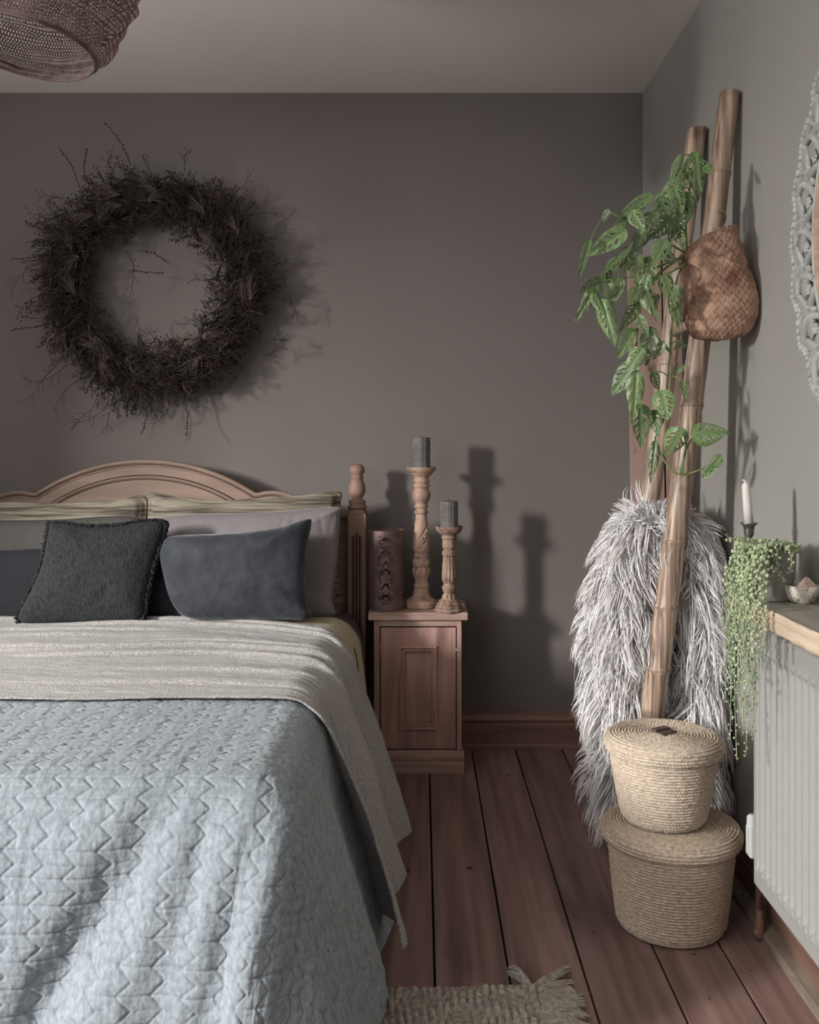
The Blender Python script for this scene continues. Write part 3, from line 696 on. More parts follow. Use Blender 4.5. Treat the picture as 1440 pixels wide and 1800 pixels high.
# ------------------------------------------------------------------ wreath
WC = P(270, 503, 3.62)
wr = thing('wreath', 'large wreath of dark dried twigs and seed heads above the bed', 'wreath', WC)
ring = MB()
for k in range(26):
    ph = random.uniform(0, 2 * PI); r0 = .32 + random.uniform(-.045, .05); pts = []
    for i in range(49):
        a = 2 * PI * i / 48; rr_ = r0 + .035 * math.sin(a * 5 + ph) + .02 * math.sin(a * 11 + k)
        pts.append((rr_ * math.cos(a) * 1.0, .02 * math.cos(a * 5 + ph), rr_ * math.sin(a)))
    ring.tube(pts, random.uniform(.003, .007), 5, False)
o = ring.build('twig_ring', M['twig']); o.parent = wr
tw = MB(); tl = MB(); sd = MB()
def radial(a):                                          # outer radius wobble
    return .405 + .02 * math.sin(3 * a + .5) + .015 * math.sin(7 * a + 2)
for k in range(3600):
    a = random.uniform(0, 2 * PI); f = random.random() ** .8
    rin = .225 + .012 * math.sin(5 * a); r = rin + (radial(a) - rin) * random.uniform(.08, .92)
    p = Vector((r * math.cos(a), random.uniform(-.065, .035), r * math.sin(a)))
    out = Vector((math.cos(a), 0, math.sin(a))); tg = Vector((-math.sin(a), 0, math.cos(a)))
    sgn = 1 if r > .27 or random.random() < .4 else -1
    d = (out * sgn * random.uniform(.1, 1.1) + tg * random.uniform(-.2, 1.3) + Vector((0, random.uniform(-.55, .2), 0))).normalized()
    L = random.uniform(.04, .105)
    if r < rin + .06 and sgn < 0: L *= .5
    q = p + d * L * .5 + Vector([random.uniform(-.008, .008) for _ in range(3)]); e = p + d * L + Vector([random.uniform(-.012, .012) for _ in range(3)])
    e.y = min(e.y, .065); q.y = min(q.y, .065)
    pale = random.random() < .08
    (tl if pale else tw).tube([p, q, e], [.0014, .0011, .0006], 3, False)
    if random.random() < .62 and not pale:
        for j in range(random.randint(3, 8)):
            c = e + Vector([random.gauss(0, .008) for _ in range(3)]); c.y = min(c.y, .065)
            sd.ico(c, random.uniform(.0018, .0042), 0)
            if j % 2: tw.tube([q, c], [.0008, .0006], 3, False)
for k in range(26):                                      # pale bunches of fine grass
    a = random.uniform(0, 2 * PI); r = random.uniform(.26, .38); p = Vector((r * math.cos(a), -.06, r * math.sin(a)))
    out = Vector((math.cos(a), 0, math.sin(a))); tg = Vector((-math.sin(a), 0, math.cos(a)))
    base = (tg * random.choice((-1, 1)) + out * random.uniform(-.3, .8)).normalized()
    for j in range(26):
        d = (base + Vector([random.gauss(0, .28) for _ in range(3)])).normalized(); L = random.uniform(.05, .11)
        e = p + d * L; q = p + d * L * .5 + Vector((0, -.01, 0.006))
        e.y = min(e.y, .05); tl.tube([p, q, e], [.0009, .0008, .0005], 3, False)
def twigbr(px_list, r=.0016, berries=False, br=.5):
    pts = [P(x, y, 3.58 + random.uniform(-.03, .03)) - WC for x, y in px_list]
    sp = spline(pts, 14); tw.tube(sp, [r * (1 - .6 * i / 14) for i in range(15)], 4, False)
    for i in range(3, 15):
        if berries:
            sd.ico(sp[i] + Vector((random.uniform(-.004, .004), 0, random.uniform(-.003, .003))), .0036, 0)
        elif random.random() < br:
            d = (sp[i] - sp[i - 1]).normalized(); s_ = random.choice((-1, 1))
            e = sp[i] + (d + Vector((d.z * s_, 0, -d.x * s_)) * .9) * random.uniform(.012, .035)
            tw.tube([sp[i], e], [.001, .0006], 3, False); sd.ico(e, .0022, 0)
for l_, bb in [([(140, 330), (125, 290), (105, 263)], True), ([(230, 290), (212, 250), (185, 216)], True), ([(150, 320), (148, 290), (153, 262)], True), ([(395, 345), (425, 330), (446, 295)], False),
               ([(430, 380), (465, 375), (492, 374)], False), ([(100, 640), (75, 668), (52, 702)], False), ([(120, 640), (80, 668), (42, 668)], False), ([(160, 660), (120, 680), (97, 716)], False),
               ([(190, 680), (170, 710), (130, 745)], False), ([(220, 690), (195, 720), (187, 757)], False), ([(215, 700), (160, 735), (135, 742)], False), ([(260, 700), (257, 735), (250, 762)], True),
               ([(325, 700), (330, 735), (328, 765)], True), ([(90, 570), (55, 575), (22, 580)], True), ([(80, 460), (50, 470), (20, 508)], False), ([(85, 440), (60, 452), (20, 455)], True),
               ([(480, 520), (510, 530), (527, 566)], False), ([(470, 595), (490, 598), (503, 600)], False), ([(460, 630), (480, 620), (495, 610)], False), ([(470, 420), (490, 412), (508, 402)], False),
               ([(220, 440), (235, 470), (230, 520)], False), ([(225, 475), (255, 478), (287, 480)], True), ([(240, 440), (270, 445), (295, 462)], True), ([(375, 495), (355, 493), (342, 490)], False),
               ([(380, 550), (350, 560), (315, 572)], False), ([(325, 300), (324, 280), (328, 264)], False), ([(200, 300), (190, 285), (200, 275)], False), ([(120, 380), (80, 378), (48, 375)], False), ([(110, 350), (90, 345), (70, 345)], False), ([(60, 530), (45, 540), (35, 545)], False),
               ([(300, 700), (290, 730), (270, 745)], False), ([(240, 560), (245, 580), (250, 600)], False), ([(385, 600), (370, 590), (340, 570)], False), ([(470, 560), (500, 545), (515, 530)], False)]:
    twigbr(l_, berries=bb, br=.6)
o = tw.build('twigs', M['twig']); o.parent = wr; o['kind'] = 'stuff'
o = tl.build('pale_grass', M['twig_l']); o.parent = wr; o['kind'] = 'stuff'
o = sd.build('seed_heads', M['seed'], None, False); o.parent = wr; o['kind'] = 'stuff'

# ------------------------------------------------------------------ pendant lamp
LC = P(42, 84, 2.1)
lamp = thing('pendant_lamp', 'brown crocheted pendant lampshade hanging from the ceiling at top left', 'lamp', (LC.x, 2.1, 2.5))
n, nz = 800, 190
th = np.linspace(0, 2 * PI, n, endpoint=False); tt = np.linspace(0, 1, nz); T, W_ = np.meshgrid(th, tt)
prof_z = np.interp(W_, [0, .06, .15, .3, .5, .7, .85, 1], [0, .012, .045, .11, .20, .28, .33, .345])
prof_r = np.interp(W_, [0, .06, .15, .3, .5, .7, .85, 1], [.146, .168, .19, .222, .245, .225, .17, .07])
R_ = prof_r + .006 * np.sin(prof_z * 150 + 2 * np.sin(T * 2)) * ease(W_ / .1) + .007 * fbm(T * 3, prof_z * 30, 31, 3) * ease(W_ / .08)
Xl = R_ * np.cos(T); Yl = R_ * np.sin(T); Zl = prof_z + .006 * np.sin(T * 3) * W_
Zl = Zl + Xl * -.11 * (1 - W_) + Yl * -.10 * (1 - W_)       # the shade hangs a little askew
V = np.stack([Xl, Yl, Zl], -1).reshape(-1, 3); Q = grid_q(n, nz, True)
ii, jj = np.meshgrid(np.arange(n), np.arange(nz - 1))
dens = fbm(T[:-1] * .5, W_[:-1] * 30, 33, 2) + .25 * np.random.RandomState(4).rand(nz - 1, n)
row = jj // 3
hol = (jj % 3 != 0) & ((ii + 2 * (row % 2)) % 4 != 0) & (jj > 4) & ((dens > -.62) | (W_[:-1] < .0)) & ((ii + 2 * (row % 2)) % 4 != 1 + (dens < .15) * 1)
o = np_mesh('shade', V, Q[~hol.ravel()], M['lamp']); o.parent = lamp; o.location = LC - Vector((LC.x, 2.1, 2.5))
b = MB(); q = []
for i in range(65):
    a = 2 * PI * i / 64; x, y = .146 * math.cos(a), .146 * math.sin(a); q.append((x, y, x * -.11 + y * -.10))
b.tube(q, .0032, 8, False); o = b.build('hoop', M['lamp']); o.parent = lamp; o.location = LC - Vector((LC.x, 2.1, 2.5))
b = MB(); b.tube([(0, 0, LC.z - 2.5 + .34), (0, 0, -.02)], .004, 8); b.lathe([(.05, -.001), (.05, -.02), (.02, -.04), (.004, -.045)], 24)
o = b.build('cord', M['lamp']); o.parent = lamp

# ------------------------------------------------------------------ bamboo ladder leaning on the right wall
lad = thing('ladder', 'weathered bamboo ladder leaning against the right wall behind the baskets', 'ladder', (.56, 2.71, 0))
def rail_x(z): return .558 + (.8185 - .558) * z / 2.09
def railmesh(y, r0, r1, ztop_, seed, nodes, yoff=0):
    rs = random.Random(seed); b = MB(); n = 20; prof = []; zz = 0
    zs = sorted(set([0.0, ztop_] + [z + e for z in nodes for e in (-.012, -.005, 0, .005, .012)] + [ztop_ * i / 30 for i in range(31)]))
    pts = []; rad = []
    for z in zs:
        f = z / ztop_; r = r0 + (r1 - r0) * f
        for q in nodes:
            e = abs(z - q)
            if e < .006: r *= 1.06
            elif e < .013: r *= .985
        pts.append((rail_x(z), y + yoff * f + .004 * math.sin(z * 3 + seed), z)); rad.append(r)
    m = len(pts); vs = []; fs = []
    for p, r in zip(pts, rad):
        for i in range(n):
            t = 2 * PI * i / n; q = r * (1 + .05 * math.sin(t * 3 + seed) + .02 * math.cos(5 * t))
            vs.append((p[0] + q * math.cos(t), p[1] + q * math.sin(t), p[2]))
    for j in range(m - 1):
        for i in range(n): fs.append((j * n + i, j * n + (i + 1) % n, (j + 1) * n + (i + 1) % n, (j + 1) * n + i))
    # hollow ends
    k0 = len(vs); p = pts[-1]
    for i in range(n):
        t = 2 * PI * i / n; vs.append((p[0] + rad[-1] * .72 * math.cos(t), p[1] + rad[-1] * .72 * math.sin(t), p[2]))
    for i in range(n):
        t = 2 * PI * i / n; vs.append((p[0] + rad[-1] * .70 * math.cos(t), p[1] + rad[-1] * .70 * math.sin(t), p[2] - .05))
    for i in range(n):
        fs.append(((m - 1) * n + i, (m - 1) * n + (i + 1) % n, k0 + (i + 1) % n, k0 + i)); fs.append((k0 + i, k0 + (i + 1) % n, k0 + n + (i + 1) % n, k0 + n + i))
    fs.append(tuple(k0 + n + i for i in range(n))); fs.append(tuple(range(n - 1, -1, -1)))
    b.add(vs, fs); return b
nodesA = [P(0, yy, 2.53).z for yy in (1360, 1181, 1070, 955, 835, 713, 560, 300)]
nodesB = [P(0, yy, 2.84).z for yy in (1400, 1250, 1100, 808, 640, 470, 300)]
for (y, r0, r1, nd, sd_) in ((2.56, .033, .0265, nodesA, 1), (2.865, .030, .0275, nodesB, 5)):
    ra = railmesh(y, r0, r1, 2.09, sd_, nd).build('rail', M['bamboo'], lad)
    for z in nd:
        f = z / 2.09; r = (r0 + (r1 - r0) * f) * 1.05
        b = MB(); q = [(rail_x(z) + r * math.cos(a * PI / 12), y + .004 * math.sin(z * 3 + sd_) + r * math.sin(a * PI / 12), z) for a in range(25)]
        b.tube(q, .0018, 6, False); b.build('node_ring', M['node'], ra)
for z in (.36, .93, 1.485):
    b = MB(); b.tube([(rail_x(z), 2.56, z), (rail_x(z), 2.70, z + .003), (rail_x(z), 2.865, z)], .0135, 12); b.build('rung', M['bamboo'], lad)

pl = MB()
pa = (.655, 1.74); 
vs_ = [(.655, 2.925, 0), (.815, 2.925, 0), (.80, 2.985, 1.74), (.642, 2.985, 1.74), (.655, 2.955, 0), (.815, 2.955, 0), (.80, 3.015, 1.74), (.642, 3.015, 1.74)]
def frac(a, b_, f): return tuple(a[i] + (b_[i] - a[i]) * f for i in range(3))
def strip(f0, f1, in_=0.0):
    a = [frac(vs_[0], vs_[1], f0), frac(vs_[0], vs_[1], f1), frac(vs_[3], vs_[2], f1), frac(vs_[3], vs_[2], f0)]
    c = [frac(vs_[4], vs_[5], f0), frac(vs_[4], vs_[5], f1), frac(vs_[7], vs_[6], f1), frac(vs_[7], vs_[6], f0)]
    q = MB(); q.add([(x, y + in_, z) for x, y, z in a] + c, [(0, 1, 2, 3), (7, 6, 5, 4), (0, 4, 5, 1), (1, 5, 6, 2), (2, 6, 7, 3), (3, 7, 4, 0)]); return q
plk = thing('wooden_plank', 'pinkish brown wooden plank standing upright in the corner behind the ladder', 'plank', (.73, 2.94, 0))
strip(0, .62).build('board', M['plank'], plk, False); strip(.62, .66, .006).build('joint', M['groove'], plk, False); strip(.66, 1).build('board', M['plank'], plk, False)

# ------------------------------------------------------------------ fur throw over the ladder rung
fur = thing('fur_throw', 'pale grey shaggy faux fur throw hung over the bamboo ladder rung', 'throw', (.67, 2.70, .2))
def col(axis, rx, ry, n=28, m=40):
    sp = spline([(a[0], a[1], a[2]) for a in axis], m); V = []; 
    for j, p in enumerate(sp):
        f = j / m; e = (1 - (1 - min(f / .12, 1)) ** 2) ** .5 if f < .12 else 1; e = max(e, .15)
        if f > .94: e = max(.3, ((1 - f) / .06)) ** .5
        for i in range(n):
            t = 2 * PI * i / n; wob = 1 + .10 * math.sin(3 * t + j * .3) + .06 * math.sin(j * .9 + t)
            V.append((p.x + rx(f) * e * wob * math.cos(t), p.y + ry(f) * e * wob * math.sin(t), p.z))
    return np.array(V), n, m + 1
cols = [([(.655, 2.70, .955), (.60, 2.705, .88), (.575, 2.70, .72), (.566, 2.71, .52), (.572, 2.72, .32), (.590, 2.73, .15)], lambda f: .070 - .020 * max(0, f - .6) / .4, lambda f: .085),
        ([(.69, 2.70, .955), (.735, 2.70, .88), (.765, 2.70, .70), (.763, 2.70, .48), (.765, 2.71, .30), (.765, 2.72, .17)], lambda f: .055, lambda f: .085)]
FV = []; FQ = []; off = 0
rs = np.random.RandomState(3)
for ci, (ax, rx, ry) in enumerate(cols):
    V, n_, m_ = col(ax, rx, ry)
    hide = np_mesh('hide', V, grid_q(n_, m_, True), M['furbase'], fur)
    G = V.reshape(m_, n_, 3); K = 15000 if ci == 0 else 13000
    cl_n = 900
    clj = rs.rand(cl_n) * (m_ - 1.01); cli = rs.rand(cl_n) * n_; cdir = rs.normal(0, 1, (cl_n, 3)); clen = rs.uniform(.05, .13, cl_n)
    who = rs.randint(0, cl_n, K)
    j = np.clip(clj[who] + rs.normal(0, .9, K), 0, m_ - 1.01); i = (cli[who] + rs.normal(0, .75, K)) % n_
    def samp(jf, if_):
        j0 = jf.astype(int); i0 = if_.astype(int) % n_; fj = (jf - j0)[:, None]; fi = (if_ - np.floor(if_))[:, None]
        i1 = (i0 + 1) % n_; j1 = np.minimum(j0 + 1, m_ - 1)
        return (G[j0, i0] * (1 - fi) + G[j0, i1] * fi) * (1 - fj) + (G[j1, i0] * (1 - fi) + G[j1, i1] * fi) * fj
    root = samp(j, i); croot = samp(clj, cli)
    cent = np.array([G[int(q)].mean(0) for q in j])
    nr_ = root - cent; nr_ /= np.linalg.norm(nr_, axis=1)[:, None] + 1e-9
    upf = np.clip(1 - j / 6, 0, 1)[:, None]
    nrm_ = nr_ + upf * np.array([0, 0, .9])
    L = clen[who] * rs.uniform(.75, 1.2, K)
    tipc = croot + 0; cn = np.zeros_like(croot); cen2 = np.array([G[int(q)].mean(0) for q in clj]); cn = croot - cen2; cn /= np.linalg.norm(cn, axis=1)[:, None] + 1e-9
    tip_c = croot + cn * (clen * .55)[:, None] + cdir * (clen * .30)[:, None] + np.array([0, 0, -1.0]) * (clen * .60)[:, None] + np.clip(1 - clj / 5, 0, 1)[:, None] * np.array([0, 0, .09]) * 1.0
    tip = root + nrm_ * (L * .40)[:, None] + np.array([0, 0, -1.0]) * (L * (1 - upf[:, 0] * 1.1) * .75)[:, None] + rs.normal(0, .007, (K, 3))
    tip = tip * .35 + (tip_c[who] + (root - croot[who]) * .35) * .65
    tip[:, 0] = np.minimum(tip[:, 0], .838)
    mid = root + nrm_ * (L * .40)[:, None] + (tip - root) * .30 + rs.normal(0, .003, (K, 3)); mid[:, 0] = np.minimum(mid[:, 0], .84)
    ts = np.array([0, .25, .5, .75, 1.0])
    path = [(1 - t) ** 2 * root + 2 * t * (1 - t) * mid + t * t * tip for t in ts]
    wdir = np.cross(tip - root, rs.normal(0, 1, (K, 3))); wdir /= np.linalg.norm(wdir, axis=1)[:, None] + 1e-9
    ws = np.array([.0012, .0016, .0014, .0010, .0002])
    vv = np.stack([np.stack([path[q] - wdir * ws[q], path[q] + wdir * ws[q]], 1) for q in range(5)], 1)   # K,5,2,3
    FV.append(vv.reshape(-1, 3)); base = off + np.arange(K)[:, None] * 10
    for q in range(4): FQ.append(base + np.array([[2 * q, 2 * q + 1, 2 * q + 3, 2 * q + 2]]))
    off += K * 10
o = np_mesh('fur_pile', np.concatenate(FV), np.concatenate(FQ), M['fur'], fur); o['kind'] = 'stuff'

# ------------------------------------------------------------------ coiled rope baskets
def rope_surface(prof, pitch, stitches, amp=.0028, st=.0016, n=560):
    """prof: polyline (r,z); rows of coiled rope follow it"""
    d = [0]
    for i in range(1, len(prof)): d.append(d[-1] + math.dist(prof[i], prof[i - 1]))
    rows = max(2, int(d[-1] / pitch)); K = rows * 5
    s = np.linspace(0, d[-1], K + 1); r = np.interp(s, d, [p[0] for p in prof]); z = np.interp(s, d, [p[1] for p in prof])
    dr = np.gradient(r, s); dz_ = np.gradient(z, s); nrx = dz_; nrz = -dr
    T = np.linspace(0, 2 * PI, n, endpoint=False)
    ph = s / (d[-1] / rows)
    rowi = np.floor(ph); bump = np.abs(np.sin(PI * ph)) ** .7
    SS, TT = np.meshgrid(bump, T, indexing='ij'); RI = np.meshgrid(rowi, T, indexing='ij')[0]
    nst = np.maximum(8, np.round(r * 2 * PI / stitches))[:, None]
    stt = np.abs(np.sin(TT * nst / 2 + RI * 1.7 + ph[:, None] * 1.1)) ** .6
    hgt = amp * SS + st * stt * SS + .0008 * vnoise(TT * 12, RI * 1.0, 44)
    R = r[:, None] + nrx[:, None] * hgt; Zz = z[:, None] + nrz[:, None] * hgt
    return np.stack([R * np.cos(TT), R * np.sin(TT), Zz], -1).reshape(-1, 3), grid_q(n, K + 1, True)
def basket(name, loc, rb, rt, h, rl, m, label, lab_hand, squash=1.0, tilt=(0, 0)):
    t = thing(name, label, 'basket', loc, 'stacked coiled baskets')
    body = [(0.002, 0.003), (rb - .012, 0.002), (rb - .002, .008), (rb + .004, .022), (rb + (rt - rb) * .45, h * .36), (rt - .004, h * .78), (rt, h - .004)]
    V, Q = rope_surface(body, .0072, .0075); o = np_mesh('body', V, Q, m); o.parent = t
    lid = [(rt + .004, h - .030), (rl - .002, h - .028), (rl + .001, h - .018), (rl, h - .006), (rl - .008, h + .003), (rl - .02, h + .006), (rl * .5, h + .008), (.003, h + .008)]
    V, Q = rope_surface(lid, .0074, .0078); o = np_mesh('lid', V, Q, m); o.parent = t
    hz_ = h + .0095
    b = MB()
    for k_, (ax, az) in enumerate(((-.013, .0), (.008, .004))):
        b.box((-.024, ax - .009, hz_ - .001 + az), (.022, ax + .009, hz_ + .006 + az), .001)
    b.box((-.023, -.027, hz_ - .002), (.015, -.019, hz_ + .004), .001)
    o2 = b.build('handle', M['leather'], None, False); o2.parent = t; o2.rotation_euler = (0, 0, .25); tag(o2, lab_hand)
    t.rotation_euler = (tilt[0], tilt[1], .3); t.scale = (1, squash, 1)
    return t
BC = (.603, 2.335, 0)
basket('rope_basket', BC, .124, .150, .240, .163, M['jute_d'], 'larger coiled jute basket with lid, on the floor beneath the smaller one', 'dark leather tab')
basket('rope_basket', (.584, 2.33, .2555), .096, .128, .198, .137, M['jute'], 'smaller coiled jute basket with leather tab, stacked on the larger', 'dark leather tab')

# ------------------------------------------------------------------ woven bag hung on the ladder
bag = thing('woven_bag', 'woven palm leaf pouch hanging from the ladder with the vine inside', 'bag', P(1262, 500, 2.44))
nU, nV = 300, 260
th = np.linspace(0, 2 * PI, nU, endpoint=False); tv = np.linspace(0, 1, nV)
T, W_ = np.meshgrid(th, tv)
kb = 2.44 / F
# centre line and half widths in the bag's own height, from the rounded bottom to the mouth
cxs = np.interp(W_, [0, .05, .15, .3, .5, .7, .85, 1], [1266, 1264, 1266, 1268, 1262, 1252, 1247, 1245]) - 1262
hw_ = np.interp(W_, [0, .01, .04, .10, .2, .3, .5, .7, .85, 1], [2, 24, 42, 54, 62, 63, 59, 54, 51, 47])
hy = np.interp(W_, [0, .01, .04, .10, .2, .4, .6, .8, 1], [2, 14, 26, 36, 42, 42, 38, 32, 28])
Zt = (500 - np.interp(W_, [0, .02, .06, .12, 1], [596, 594.5, 588, 575, 402])) 
Xb = (cxs + hw_ * np.cos(T)) ; Yb_ = hy * np.sin(T); Zb = Zt + (Xb / 50) * 14 * ease((W_ - .45) / .5) - 4 * ease((W_ - .6) / .4) + (Xb / 60) * 4
mouthdip = np.exp(-((T - PI) / .9) ** 2) * 20 * ease((W_ - .75) / .25); Zb = Zb - mouthdip
pin = .10 * np.exp(-((Zb - 500 + 452 + 0) / 14) ** 2) * 0
X, Y, Z = Xb * kb, Yb_ * kb, Zb * kb
a_ = T * 15; c_ = Zb / 4.3
p1 = (a_ * 1.0 + c_) ; p2 = (a_ * 1.0 - c_)
tw1 = np.sin(p1 * 2) ; tw2 = np.sin(p2 * 2); sel = (np.sin(p1) * np.sin(p2)) > 0
hgt = np.where(sel, np.abs(np.sin(p1 * 1.0 + .4)) ** .5, np.abs(np.sin(p2 * 1.0 + .4)) ** .5) * .0032
h2 = .004 * fbm(np.cos(T) * 1.3 + 5, Zb / 40, 51, 3)
dep = -.006 * np.exp(-(((Zb + (Xb) * .35) - 44) / 5) ** 2) * ease((8 - Yb_) / 20)
X, Y, Z = displace(X, Y, Z, hgt + h2 + dep)
o = np_mesh('pouch', np.stack([X, Y, Z], -1).reshape(-1, 3), grid_q(nU, nV, True), M['bag']); o.parent = bag
md = o.modifiers.new('thick', 'SOLIDIFY'); md.thickness = .003; md.offset = -1
b = MB()
def L2(px, py, d): return P(px, py, d) - bag.location
b.tube(spline([L2(1253, 402, 2.39), L2(1262, 404, 2.37), L2(1272, 412, 2.37), L2(1274, 425, 2.37), L2(1270, 440, 2.38), L2(1262, 450, 2.39)], 16), .0022, 6)
b.tube(spline([L2(1262, 416, 2.38), L2(1268, 406, 2.37), L2(1262, 398, 2.39)], 8), .0020, 6)
b.tube(spline([L2(1270, 400, 2.42), L2(1276, 385, 2.46), L2(1274, 372, 2.50), L2(1262, 372, 2.53)], 10), .0022, 6)
o = b.build('cord', M['node']); o.parent = bag

# ------------------------------------------------------------------ trailing plant with pierced leaves
plant = thing('trailing_plant', 'trailing vine with pierced green leaves spilling out of the woven bag', 'plant', P(1210, 440, 2.42))
def leafmesh(var):
    nt, ns = 34, 21; V = []; keepf = []; rs = random.Random(var)
    curl = (.5, .9, .2, 1.3)[var]; bend = (.25, .5, .1, .8)[var]
    def wf(t): return (math.sin(PI * min(1, t * 1.02) ** .62)) ** .85 * (1 - .25 * t) if t < .98 else .01
    for i in range(nt + 1):
        t = i / nt
        for j in range(-(ns // 2), ns // 2 + 1):
            s_ = j / (ns // 2); w_ = .5 * wf(t)
            x = s_ * w_; y = t - .05 * (1 - abs(s_)) * (1 - t) + .04 * abs(s_) * (t < .2) * 0 - .09 * abs(s_) * (1 - t) ** 3
            z = -bend * t * t * .45 + .25 * abs(s_) * w_ - curl * (s_ * w_) ** 2 * 1.2 + .012 * math.sin(t * 26 - abs(s_) * 6) * abs(s_)
            V.append((x, y, z))
    K_ = ns
    holes = []
    for sd_ in (-1, 1):
        t0 = .13 + rs.uniform(0, .05)
        while t0 < .72:
            holes.append((sd_, t0, rs.uniform(.026, .040), rs.uniform(.18, .3), rs.uniform(.66, .86))); t0 += rs.uniform(.115, .15)
    f = []
    for i in range(nt):
        for j in range(ns - 1):
            t = (i + .5) / nt; s_ = (j + .5 - (ns // 2)) / (ns // 2)
            cut = False
            for (sd_, t0, w_, a0, a1) in holes:
                if s_ * sd_ > a0 and s_ * sd_ < a1:
                    e = abs(t - (t0 + .22 * abs(s_))); q = (abs(s_) - a0) / (a1 - a0)
                    if e < w_ * math.sin(PI * q) ** .6: cut = True
            if not cut: f.append((i * K_ + j, i * K_ + j + 1, (i + 1) * K_ + j + 1, (i + 1) * K_ + j))
    me = bpy.data.meshes.new('leaf'); me.from_pydata(V, [], f); me.shade_smooth(); me.materials.append(M['leaf']); return me
LM = [leafmesh(i) for i in range(4)]
leaves = [(1222, 273, 1234, 347, 40), (1197, 275, 1183, 317, 16), (1240, 292, 1252, 306, 16), (1248, 290, 1235, 305, 14), (1196, 318, 1160, 352, 32), (1143, 346, 1084, 384, 24), (1212, 342, 1192, 392, 34), (1208, 352, 1176, 424, 38),
          (1178, 385, 1138, 420, 36), (1112, 374, 1132, 404, 28), (1070, 370, 1058, 390, 14), (1096, 408, 1032, 450, 36), (1036, 426, 1017, 491, 16), (1168, 425, 1150, 462, 34), (1108, 436, 1080, 474, 22), (1116, 448, 1121, 503, 30), (1101, 452, 1092, 480, 20),
          (1064, 476, 1072, 500, 20), (1056, 497, 1020, 512, 28), (1050, 500, 1011, 567, 22), (1092, 494, 1070, 544, 22), (1044, 516, 1060, 548, 20), (1060, 532, 1081, 604, 34), (1133, 508, 1158, 558, 30), (1122, 508, 1106, 536, 26), (1120, 534, 1091, 580, 26),
          (1168, 486, 1184, 532, 28), (1190, 505, 1178, 560, 30), (1186, 535, 1196, 576, 24), (1112, 582, 1087, 630, 30), (1144, 580, 1136, 642, 32), (1128, 615, 1103, 652, 32), (1166, 604, 1148, 632, 18), (1202, 604, 1184, 614, 14), (1114, 642, 1074, 694, 42),
          (1119, 658, 1114, 742, 32), (1126, 716, 1127, 785, 40), (1164, 690, 1174, 736, 40), (1150, 724, 1156, 764, 26), (1198, 756, 1172, 804, 40), (1220, 764, 1283, 757, 44), (1152, 780, 1144, 848, 20), (1266, 803, 1240, 836, 22), (1238, 838, 1272, 812, 14),
          (1200, 672, 1206, 702, 16), (1190, 655, 1206, 640, 12), (1150, 378, 1120, 412, 30), (1160, 350, 1180, 392, 28), (1185, 330, 1200, 372, 30), (1135, 405, 1108, 440, 28), (1190, 400, 1202, 436, 24), (1160, 440, 1190, 456, 24), (1140, 455, 1150, 500, 24),
          (1205, 300, 1190, 345, 30), (1172, 340, 1148, 380, 28), (1085, 455, 1062, 478, 16), (1124, 556, 1140, 592, 20), (1075, 500, 1060, 530, 18), (1148, 655, 1160, 690, 18), (1100, 385, 1075, 410, 20), (1128, 360, 1105, 385, 22), (1138, 485, 1128, 525, 22), (1155, 520, 1150, 556, 18)]
rs = random.Random(11)
vines_px = [[(1208, 446, 2.43), (1170, 425, 2.36), (1130, 405, 2.34), (1095, 385, 2.33), (1068, 370, 2.34)], [(1208, 448, 2.43), (1160, 468, 2.36), (1105, 487, 2.34), (1050, 497, 2.34), (1030, 520, 2.36)],
            [(1206, 450, 2.43), (1188, 500, 2.38), (1182, 560, 2.40), (1178, 620, 2.42), (1172, 690, 2.43), (1168, 735, 2.44), (1152, 768, 2.45), (1160, 795, 2.45), (1180, 826, 2.45), (1202, 834, 2.45), (1230, 826, 2.43), (1255, 815, 2.42)],
            [(1208, 440, 2.43), (1206, 390, 2.40), (1212, 335, 2.40), (1222, 275, 2.40)], [(1204, 448, 2.43), (1160, 480, 2.38), (1128, 520, 2.37), (1122, 575, 2.38), (1118, 625, 2.40), (1120, 680, 2.42), (1126, 716, 2.42)],
            [(1210, 462, 2.43), (1195, 470, 2.36), (1155, 490, 2.34), (1128, 500, 2.35)], [(1165, 600, 2.40), (1180, 622, 2.40), (1150, 585, 2.39)], [(1200, 834, 2.44), (1203, 800, 2.42), (1212, 780, 2.41), (1220, 765, 2.40)], [(1195, 833, 2.45), (1206, 790, 2.43), (1205, 770, 2.43), (1198, 756, 2.42)]]
vb = []; 
for vp in vines_px:
    sp = spline([P(*q) for q in vp], 40); vb.append(sp)
    b = MB(); b.tube(sp, [.0030 - .0012 * i / 40 for i in range(41)], 7); b.build('vine', M['stem'], plant)
allv = [q for sp in vb for q in sp]
